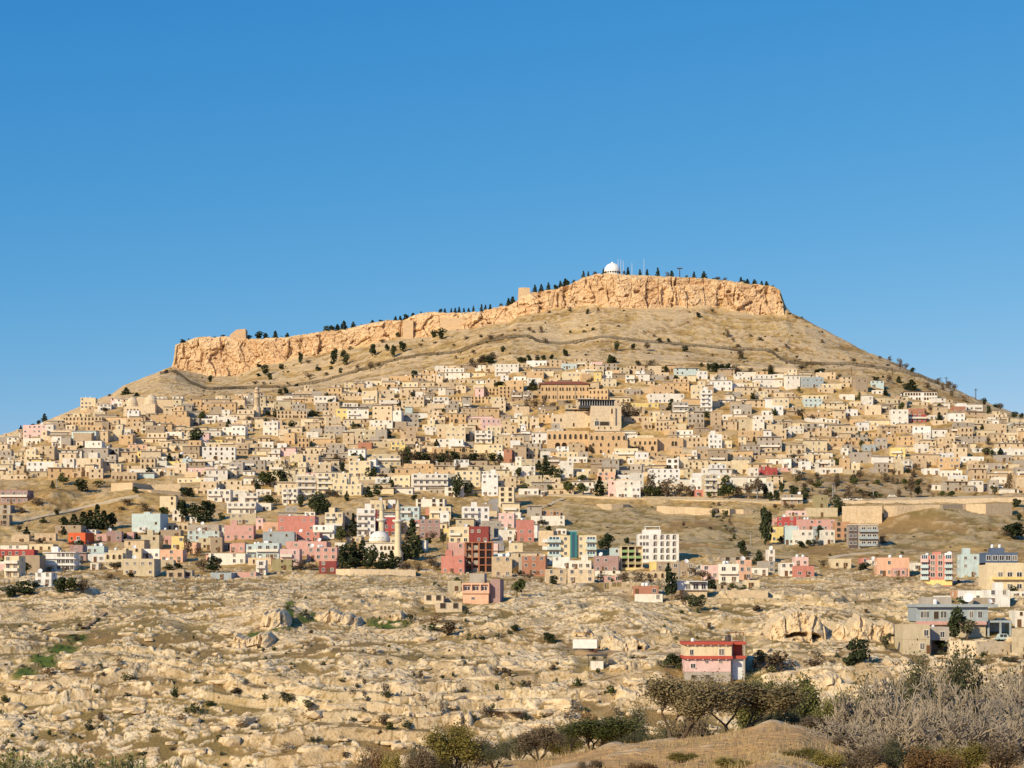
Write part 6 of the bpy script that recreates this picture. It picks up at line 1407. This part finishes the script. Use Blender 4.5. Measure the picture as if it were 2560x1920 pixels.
def outcrop(t, x0, x1, yt, yb, label, caves=()):
    u0, v0 = P(t, x0, yt); u1, v1 = P(t, x1, yb); y = depth_at((u0+u1)/2, v1); w = (u1-u0)/F*y; h = (v1-v0)/F*y; x = ((u0+u1)/2-UC)/F*y; nc, nr = max(30, int(w*3.2)), max(16, int(h*3.2))
    a = np.linspace(-1, 1, nc)[None].repeat(nr, 0); tt = np.linspace(0, 1, nr)[:, None].repeat(nc, 1); prof = np.clip(1-np.abs(a)**5, 0, 1)*(.45+.6*fbm(a*w/7+x, a*0, 4, 501)/.5*.8)
    X = x+a*w/2; Zr = tt*h*prof; g1, g2, c1 = worley(X/3.4, Zr/4.5, 511); dis = (fbm(X/5, Zr/4, 4, 521)-.5)*2.6+(fbm(X/1.2, Zr/1.0, 3, 523)-.5)*1.1+(c1-.5)*1.6-.8*(1-sst(0, .1, g2-g1))-1.2*sst(.62, .72, fbm(X/1.6, Zr/9, 3, 531))
    hole = np.zeros_like(a)
    for (cx, cz, cw, ch) in caves: hole = np.maximum(hole, np.exp(-((a-cx)/cw)**6-((tt-cz)/ch)**6))
    Y = y-.5+tt*h*.35-dis*np.minimum(1, (1-np.abs(a))*6)+hole*7+np.abs(a)**6*6
    back = np.clip((tt-.9)/.1, 0, 1); Y = Y+back*h*1.1
    V = np.stack([X.ravel(), Y.ravel(), (gz(x, y)-1.5+Zr+.0).ravel()], 1); me = npmesh('rock_outcrop', V, gridfaces(nr, nc), M['boulder'], smooth=False); tag(link('rock_outcrop', me), label, 'rock')
outcrop('t3', -20, 560, 1105, 1420, 'broad cave-pierced limestone bluff beside the round dark tree', [(-.05, .36, .32, .05), (.55, .30, .14, .10), (-.1, .2, .08, .06)])
outcrop('t3', 540, 1190, 1120, 1400, 'cracked pale limestone bluff beside the beige block-built house')
outcrop('r2', 430, 760, 390, 560, 'rounded yellow limestone knob above the white trailer', [(-.15, .55, .2, .06)])
outcrop('r2', 750, 1220, 400, 665, 'fluted yellow cliff with a dark hollow behind the white trailer', [(.55, .3, .10, .3)])
outcrop('r2', 1270, 1500, 400, 520, 'small dark-stained rock face between the yellow cliff and the pink house')
outcrop('r0', 1960, 2390, 440, 640, 'pale dome of bare rock beside a strip of green grass')
outcrop('r1', 0, 290, 255, 480, 'rounded white limestone hump beside the green gully')
outcrop('r2', 2080, 2400, 450, 560, 'jagged yellowish rock wall next to the pink house')
outcrop('r3', -30, 320, 830, 985, 'low limestone shelf with an overhang behind the dark trees', [(.2, .4, .4, .07)])
outcrop('r3', 300, 700, 820, 1000, 'curved pale rock shelf with dark undercut near the fig trees', [(.1, .4, .3, .08)])
outcrop('r3', 990, 1320, 640, 830, 'pale rock ledge carrying the beige block-built house')
outcrop('r3', 1330, 1760, 700, 800, 'low crumbly rock ledge under the villa terrace wall')
outcrop('r2', 860, 1350, 830, 1110, 'tall slanting limestone buttress in the ravine side')
outcrop('r1', 1680, 1900, 1090, 1290, 'smooth squarish limestone block between two grey bushes')
outcrop('r1', 1240, 1600, 1110, 1250, 'low fissured limestone outcrop beside the squarish block')
outcrop('r1', 290, 480, 270, 350, 'small white rock hump above the green gully')
outcrop('r1', 430, 930, 240, 420, 'cluster of white limestone slabs below the rubble heap')
outcrop('r1', 1110, 1290, 260, 390, 'pitted white limestone lump near the ruined walls')

# ---------------------------------------------------------------- near bank: trees, figs, bushes, cane
def skel(seed, n0=5, spread=.5, lift=.9, depth=5, l0=.34, r0=.035, mt='bark_pale', curl=.35, fork=3, tips=None, shrink=.74, rs=.62):
    q = random.Random(seed); mb = MB()
    def grow(p, d, l, r, k):
        segs = 3; dd = d
        for s in range(segs):
            dd = (dd+Vector((q.uniform(-curl, curl), q.uniform(-curl, curl), q.uniform(-curl*.5, curl*.9)))*.5).normalized(); e = p+dd*l/segs; mb.tube(p, e, r*(1-.25*s/segs), r*(1-.25*(s+1)/segs), 5 if k > 2 else 3)
            if k == 1 and q.random() < .8: t = (dd+Vector((q.uniform(-1, 1), q.uniform(-1, 1), q.uniform(-.3, 1)))).normalized(); mb.tube(e, e+t*l*.5, r*.5, r*.25, 3); (tips.append(e+t*l*.5) if tips is not None else None)
            p = e
        if tips is not None and k <= 2: tips.append(p)
        if k == 0: return
        for i in range(fork if q.random() < .75 else 2):
            a = Vector((q.uniform(-1, 1), q.uniform(-1, 1), q.uniform(-.5, .7)))*spread; grow(p, (dd+a+Vector((0, 0, .12*lift))).normalized(), l*shrink*q.uniform(.75, 1.2), r*rs, k-1)
    for i in range(n0):
        a = 6.28*i/n0+q.uniform(-.4, .4); grow(Vector((0, 0, -.03)), Vector((math.cos(a)*spread*1.3, math.sin(a)*spread*1.3, lift)).normalized(), l0*q.uniform(.8, 1.15), r0, depth)
    return mb, tips
def norm(mb, extra=None):
    A = np.array(mb.v); h = A[:, 2].max(); w = max(np.abs(A[:, 0]).max(), np.abs(A[:, 1]).max()); mb.v = [tuple(q) for q in (A/[w*2, w*2, h])]
    return None if extra is None else np.array([tuple(e) for e in extra])/[w*2, w*2, h]
FIGS = []
for i in range(3):
    mb, _ = skel(100+i, 8, .75, .5, 4, .34, .023, curl=.95, fork=3, shrink=.76, rs=.78); norm(mb); FIGS.append(mb.mesh('branches', M['bark_pale']))
leaf_mat('leaf_almond', (.15, .115, .055), (.28, .22, .115))
NEAR = {}
def nearkind(name, mt, seed, nl, size, n0=4, dens=.05, spread=.55, lift=.9, bark='bark', asp=1.6):
    out = []
    for i in range(2):
        tips = []; mb, tips = skel(seed+i, n0, spread, lift, 4, .36, .03, mt=bark, tips=tips); T = norm(mb, tips)
        k = rg.integers(0, len(T), nl); cen = T[k]+rg.normal(size=(nl, 3))*[dens*.8, dens*.8, dens]; cen[:, 2] = np.abs(cen[:, 2])
        out.append((mb.mesh('branches', M[bark]), leaves('crown', cen, size, mt, 0, asp)))
    NEAR[name] = out
nearkind('green', 'leaf_near', 200, 15000, .024, 6, .07); nearkind('almond', 'leaf_almond', 210, 15000, .022, 2, .075, .6, 1.0); nearkind('yellow', 'leaf_yellow', 220, 9000, .026, 7, .075); nearkind('brownbush', 'leaf_brown', 230, 5000, .026, 7, .06); nearkind('olivebush', 'leaf_olive', 240, 19000, .015, 6, .07); nearkind('rustbush', 'leaf_rust', 250, 6000, .028, 7, .06)
def near(u, vt, wpx, y, kind, name, label, cat='bush', group=None, hmin=0.8):
    x = (u-UC)/F*y; z = gz(x, y)-.1; h = max(hmin, ZC+(HV-vt)/F*y-z); w = wpx/F*y; root = link(name, None, None, (x, y, z), rnd.uniform(0, 6.28), (w, w, h))
    if kind == 'fig': link('branches', rnd.choice(FIGS), root)
    else: br, cr = rnd.choice(NEAR[kind]); link('branches', br, root); link('crown', cr, root)
    tag(root, label, cat, group)
near(1685, 1700, 270, 122, 'almond', 'almond_tree', 'thin-crowned brown tree with a leaning trunk on the ochre bank', 'tree'); near(1835, 1725, 300, 124, 'almond', 'almond_tree', 'spreading brown tree with forked pale trunks on the ochre bank', 'tree')
near(1484, 1795, 220, 112, 'green', 'round_bush', 'rounded dense green bush on the edge of the ochre bank'); near(1345, 1812, 130, 105, 'brownbush', 'brown_bush', 'tangled brown bush beside the rounded green bush')
near(1140, 1812, 150, 100, 'yellow', 'leafy_bush', 'yellow-green leafy bush rising from below the bank'); near(1055, 1868, 100, 98, 'brownbush', 'brown_bush', 'brown twiggy bush next to the yellow-green leafy bush'); near(905, 1876, 80, 95, 'brownbush', 'brown_bush', 'small grey-brown twig bush apart from the others'); near(985, 1885, 80, 92, 'yellow', 'leafy_bush', 'low yellowish bush between two brown twig bushes'); near(1235, 1862, 95, 100, 'olivebush', 'olive_bush', 'olive-green bush between the yellow-green and brown bushes')
near(1268, 1775, 110, 438, 'rustbush', 'rust_bush', 'rust-brown bush on the ravine side behind the green bush'); near(1420, 1815, 80, 118, 'olivebush', 'olive_bush', 'small olive bush behind the rounded green bush'); near(1590, 1825, 110, 128, 'olivebush', 'olive_bush', 'grey-green scrub behind the leaning brown tree')
near(1965, 1700, 170, 138, 'green', 'oak_tree', 'dark green crooked tree over the ochre bank', 'tree'); near(1895, 1708, 150, 142, 'green', 'oak_tree', 'dark green tree behind the spreading brown tree', 'tree'); near(2085, 1742, 120, 130, 'green', 'green_bush', 'low dark green bush beside the pale fig branches')
near(2230, 1672, 260, 135, 'olivebush', 'olive_tree', 'olive tree crown behind the bare figs', 'tree'); near(2440, 1655, 280, 138, 'olivebush', 'olive_tree', 'broad olive tree behind the tallest bare fig', 'tree'); near(2550, 1665, 120, 140, 'brownbush', 'brown_bush', 'brown bush at the end of the terrace wall')
for k, (u, vt, w, y) in enumerate(((2195, 1680, 300, 100), (2345, 1662, 330, 98), (2530, 1688, 280, 96), (2110, 1795, 220, 92), (2270, 1760, 260, 88), (2440, 1745, 280, 86), (2560, 1790, 200, 84), (2390, 1700, 260, 104), (2180, 1830, 200, 84), (2480, 1670, 300, 100), (2250, 1720, 280, 94), (2400, 1780, 280, 84), (2520, 1740, 260, 88), (2140, 1740, 240, 100))): near(u, vt, w, y, 'fig', 'fig_tree', 'bare pale-barked fig tree in the thicket at the bank', 'tree', 'bare fig trees of the thicket')
for k, (u, vt, w, y, kd) in enumerate(((2010, 1872, 110, 74, 'yellow'), (2060, 1880, 110, 70, 'yellow'), (2160, 1868, 150, 74, 'brownbush'), (2260, 1850, 160, 76, 'olivebush'), (2330, 1870, 150, 72, 'rustbush'), (2410, 1860, 150, 74, 'yellow'), (2500, 1850, 160, 74, 'brownbush'), (2120, 1840, 130, 90, 'brownbush'), (2240, 1800, 170, 94, 'brownbush'), (2350, 1790, 170, 94, 'olivebush'), (2450, 1800, 180, 92, 'brownbush'), (2540, 1810, 150, 92, 'rustbush'), (1830, 1895, 120, 66, 'yellow'), (1600, 1905, 90, 64, 'rustbush'), (1480, 1900, 80, 80, 'brownbush'), (1700, 1900, 90, 80, 'yellow'))):
    near(u, vt, w, y, kd, 'bank_bush', {'yellow': 'yellow-green', 'brownbush': 'brown twiggy', 'olivebush': 'dull olive', 'rustbush': 'rust-brown'}[kd]+' undergrowth bush in front of the bare figs', 'bush', 'undergrowth bushes of the near bank', .5)
for (u, vt, w, y, kd, lab) in ((1090, 1850, 130, 108, 'olivebush', 'dull olive bush behind the yellow-green leafy bush'), (1190, 1842, 120, 112, 'brownbush', 'brown bush wedged between the leafy bush and the olive bush'), (1290, 1845, 120, 112, 'olivebush', 'olive bush beside the tangled brown bush'), (1400, 1835, 120, 122, 'yellow', 'yellowish bush beside the rounded green bush'), (1545, 1800, 130, 140, 'brownbush', 'pale brown bush behind the leaning brown tree'), (1620, 1780, 150, 150, 'olivebush', 'olive scrub between the ravine and the leaning tree'), (1745, 1770, 160, 150, 'brownbush', 'brown scrub between the two brown trees'), (1955, 1760, 120, 130, 'olivebush', 'olive scrub under the dark crooked tree'), (2050, 1790, 150, 112, 'brownbush', 'brown twigs at the edge of the fig thicket'), (950, 1872, 90, 100, 'rustbush', 'rust-brown bush beside the small twig bush')):
    near(u, vt, w, y, kd, 'bank_bush', lab, 'bush')
def cane(seed):
    q = random.Random(seed); mb = MB(); st = MB()
    for i in range(26):
        b = Vector((q.gauss(0, .16), q.gauss(0, .16), -.05)); t = b+Vector((q.uniform(-.1, .1), q.uniform(-.1, .1), q.uniform(.6, 1.0))); st.tube(b, t, .007, .004, 4)
        for k in range(24):
            p = b.lerp(t, q.uniform(.3, 1)); a = q.uniform(0, 6.28); d = Vector((math.cos(a), math.sin(a), q.uniform(.4, 1.3))).normalized(); l = q.uniform(.10, .2); n_ = d.cross(Vector((0, 0, 1))).normalized()*.02; m1 = p+d*l*.55; e = p+d*l+Vector((0, 0, -l*.35)); mb.quad(tuple(p-n_*.4), tuple(m1-n_), tuple(e), tuple(m1+n_))
    return st.mesh('stems', M['bark_pale']), mb.mesh('leaves', M['leaf_reed'])
CANES = [cane(i) for i in range(3)]
for u, vt, w in ((-15, 1868, 90), (25, 1862, 90), (70, 1888, 80), (140, 1890, 90), (180, 1872, 90), (225, 1890, 80), (285, 1882, 70), (320, 1868, 80), (345, 1892, 60), (405, 1890, 60)):
    y = rnd.uniform(52, 62); x = (u-UC)/F*y; z = gz(x, y)-.1; h = ZC+(HV-vt)/F*y-z; a, b = rnd.choice(CANES); root = link('giant_cane', None, None, (x, y, z), rnd.uniform(0, 6), (w/F*y*1.7, w/F*y*1.7, h)); link('stems', a, root); link('leaves', b, root)
    tag(root, 'clump of green cane with drooping blades on the near bank', 'cane', 'cane clumps on the near bank')

# dry grass on the near bank
def drygrass():
    n = 15000; yv = 1/rg.uniform(1/150, 1/58, n); uu = rg.uniform(1250, 2600, n); xx = (uu-UC)/F*yv; zz = np.array([gz(a_, b_) for a_, b_ in zip(xx, yv)]); keep = fbm(xx/4, yv/4, 3, 601) > .46
    xx, yv, zz = xx[keep], yv[keep], zz[keep]; n = len(xx); hgt = rg.uniform(.12, .42, n); lean = rg.normal(size=(n, 2))*.1; wd = rg.uniform(.01, .026, n); an = rg.uniform(0, 3.14, n)
    p = np.stack([xx, yv, zz-.05], 1); dx = np.stack([np.cos(an)*wd, np.sin(an)*wd, np.zeros(n)], 1); tp = p+np.stack([lean[:, 0], lean[:, 1], hgt], 1)
    V = np.stack([p-dx, p+dx, tp+dx*.2, tp-dx*.2], 1).reshape(-1, 3); me = npmesh('dry_grass', V, np.arange(4*n).reshape(n, 4), M['leaf_straw'], smooth=False)
    tag(link('dry_grass', me), 'sparse straw-coloured dry grass on the ochre near bank', 'grass', kind='stuff')
leaf_mat('leaf_straw', (.26, .19, .09), (.46, .35, .18)); drygrass()

# ---------------------------------------------------------------- labels: look first, then the landmark it stands next to
ANC = []
for o in SC.objects:
    if o.parent is None and o.get('label') and o.type == 'EMPTY' and o.name.split('.')[0] in ('school_building', 'museum_building', 'madrasa', 'domed_madrasa', 'minaret', 'mosque', 'apartment_block', 'unfinished_building', 'pink_house', 'grey_villa', 'bungalow', 'ruined_house', 'radome', 'box_trailer'):
        ANC.append((o.name, o.location.x, o.location.y))
PH = {'museum_building': 'the museum', 'madrasa': 'the arcaded madrasa', 'domed_madrasa': 'the domed madrasa', 'mosque': 'the white mosque', 'unfinished_building': 'the concrete frame', 'pink_house': 'the pink house', 'grey_villa': 'the grey villa', 'bungalow': 'the white bungalow', 'ruined_house': 'the roofless ruin', 'radome': 'the radar dome', 'box_trailer': 'the trailer',
      'school_building': 'the red-roofed school', 'school_building.001': 'the long white school', 'minaret': 'the mosque minarets', 'minaret.001': 'the mosque minarets', 'minaret.002': 'the old minaret', 'apartment_block': 'the arched white block', 'apartment_block.001': 'the blue-glazed block', 'apartment_block.002': 'the green balcony block', 'apartment_block.003': 'the coral apartment house', 'apartment_block.004': 'the blue-topped house', 'apartment_block.005': 'the dark-panelled block', 'apartment_block.006': 'the white slab house'}
ANC = [(PH[n], x, y) for n, x, y in ANC if n in PH]
for nm, (u, v) in (('the orange cube house', P('t0', 660, 560)), ('the light blue block', P('t0', 1260, 445)), ('the peach house', P('t1', 1890, 1060)), ('the crimson terrace house', P('t3', 180, 405)), ('the twin hillocks', P('t0', 600, 200)), ('the shrub belt', P('s1', 1600, 985)), ('the high retaining wall', P('t3', 820, 350)), ('the road parapet', P('s3', 1300, 1280)), ('the ridge power poles', P('s3', 1650, 420)), ('the yellow ridge house', P('s0', 760, 490)), ('the pale pink ridge house', P('s0', 300, 740)), ('the ochre square house', P('s3', 1560, 1005)), ('the crimson balcony house', P('s3', 1290, 610)), ('the white stair lane', P('t1', 2060, 300)), ('the big dark evergreen', P('s0', 1690, 825)), ('the cream tower house', P('s1', 1725, 780))):
    q = at(u, v); ANC.append((nm, q.x, q.y))
def where(x, y):
    n, ax, ay = min(ANC, key=lambda a: (a[1]-x)**2+(a[2]-y)**2*1.3); dy = y-ay; d = math.hypot(x-ax, dy)
    return ('far ' if d > 70 else '')+('uphill of ' if dy > abs(x-ax)*.6 else 'downhill of ' if dy < -abs(x-ax)*.6 else 'level with ' if d > 30 else 'beside ')+n
seen = {}
for h in HOUSES:
    o = h.root
    if o.get('label'): continue
    wn_ = nw(h.nwin); st = ['one', 'one', 'two', 'three', 'four', 'five'][min(5, h.n)]
    fe = h.f[0] if h.f else ''
    lab = f"{WORD[h.c]} {st}-storey house with {wn_} window{'' if h.nwin == 1 else 's'}{' and '+fe if fe else ''} {where(h.x, h.y)}"
    if len(lab.split()) > 16: lab = f"{WORD[h.c]} {st}-storey house with {fe or wn_+' windows'} {where(h.x, h.y)}"
    if len(lab.split()) > 16: lab = f"{WORD[h.c]} {st}-storey house with {wn_} windows {where(h.x, h.y)}"
    tag(o, lab, 'house', h.group)
for root, kind, x, y, h, ex in TREES:
    nm, ph = NAMES[kind]
    if ex == 'top': tag(root, f"{ph} on the plateau rim above the crag".replace('  ', ' '), 'tree', 'trees on the plateau rim')
    elif ex == 'tuft': tag(root, f"small {ph} growing between the limestone slabs", 'shrub', 'scattered tufts of the rocky field')
    elif ex == 'road': tag(root, f"{ph} in the thicket on the slope above the upper road", 'shrub', 'thicket above the upper road')
    elif ex == 'gully': tag(root, f"{ph} growing along the gully under the road wall", 'shrub', 'growth along the gully')
    elif ex == 'scrub': tag(root, f"small {ph} on the bare slope under the crag", 'shrub', 'scrub on the bare slope')
    elif ex == 'hillscrub': tag(root, f"small {ph} on the brown hillside below the road", 'shrub', 'scrub on the brown hillside')
    else:
        sz = 'tall' if h > 8 else 'small' if h < 3 else 'medium-sized'
        tag(root, f"{sz} {ph} {where(x, y)}", 'tree' if kind in ('pine', 'cypress', 'broad', 'dark', 'olive', 'brown') else 'shrub', 'trees and shrubs of the hillside')
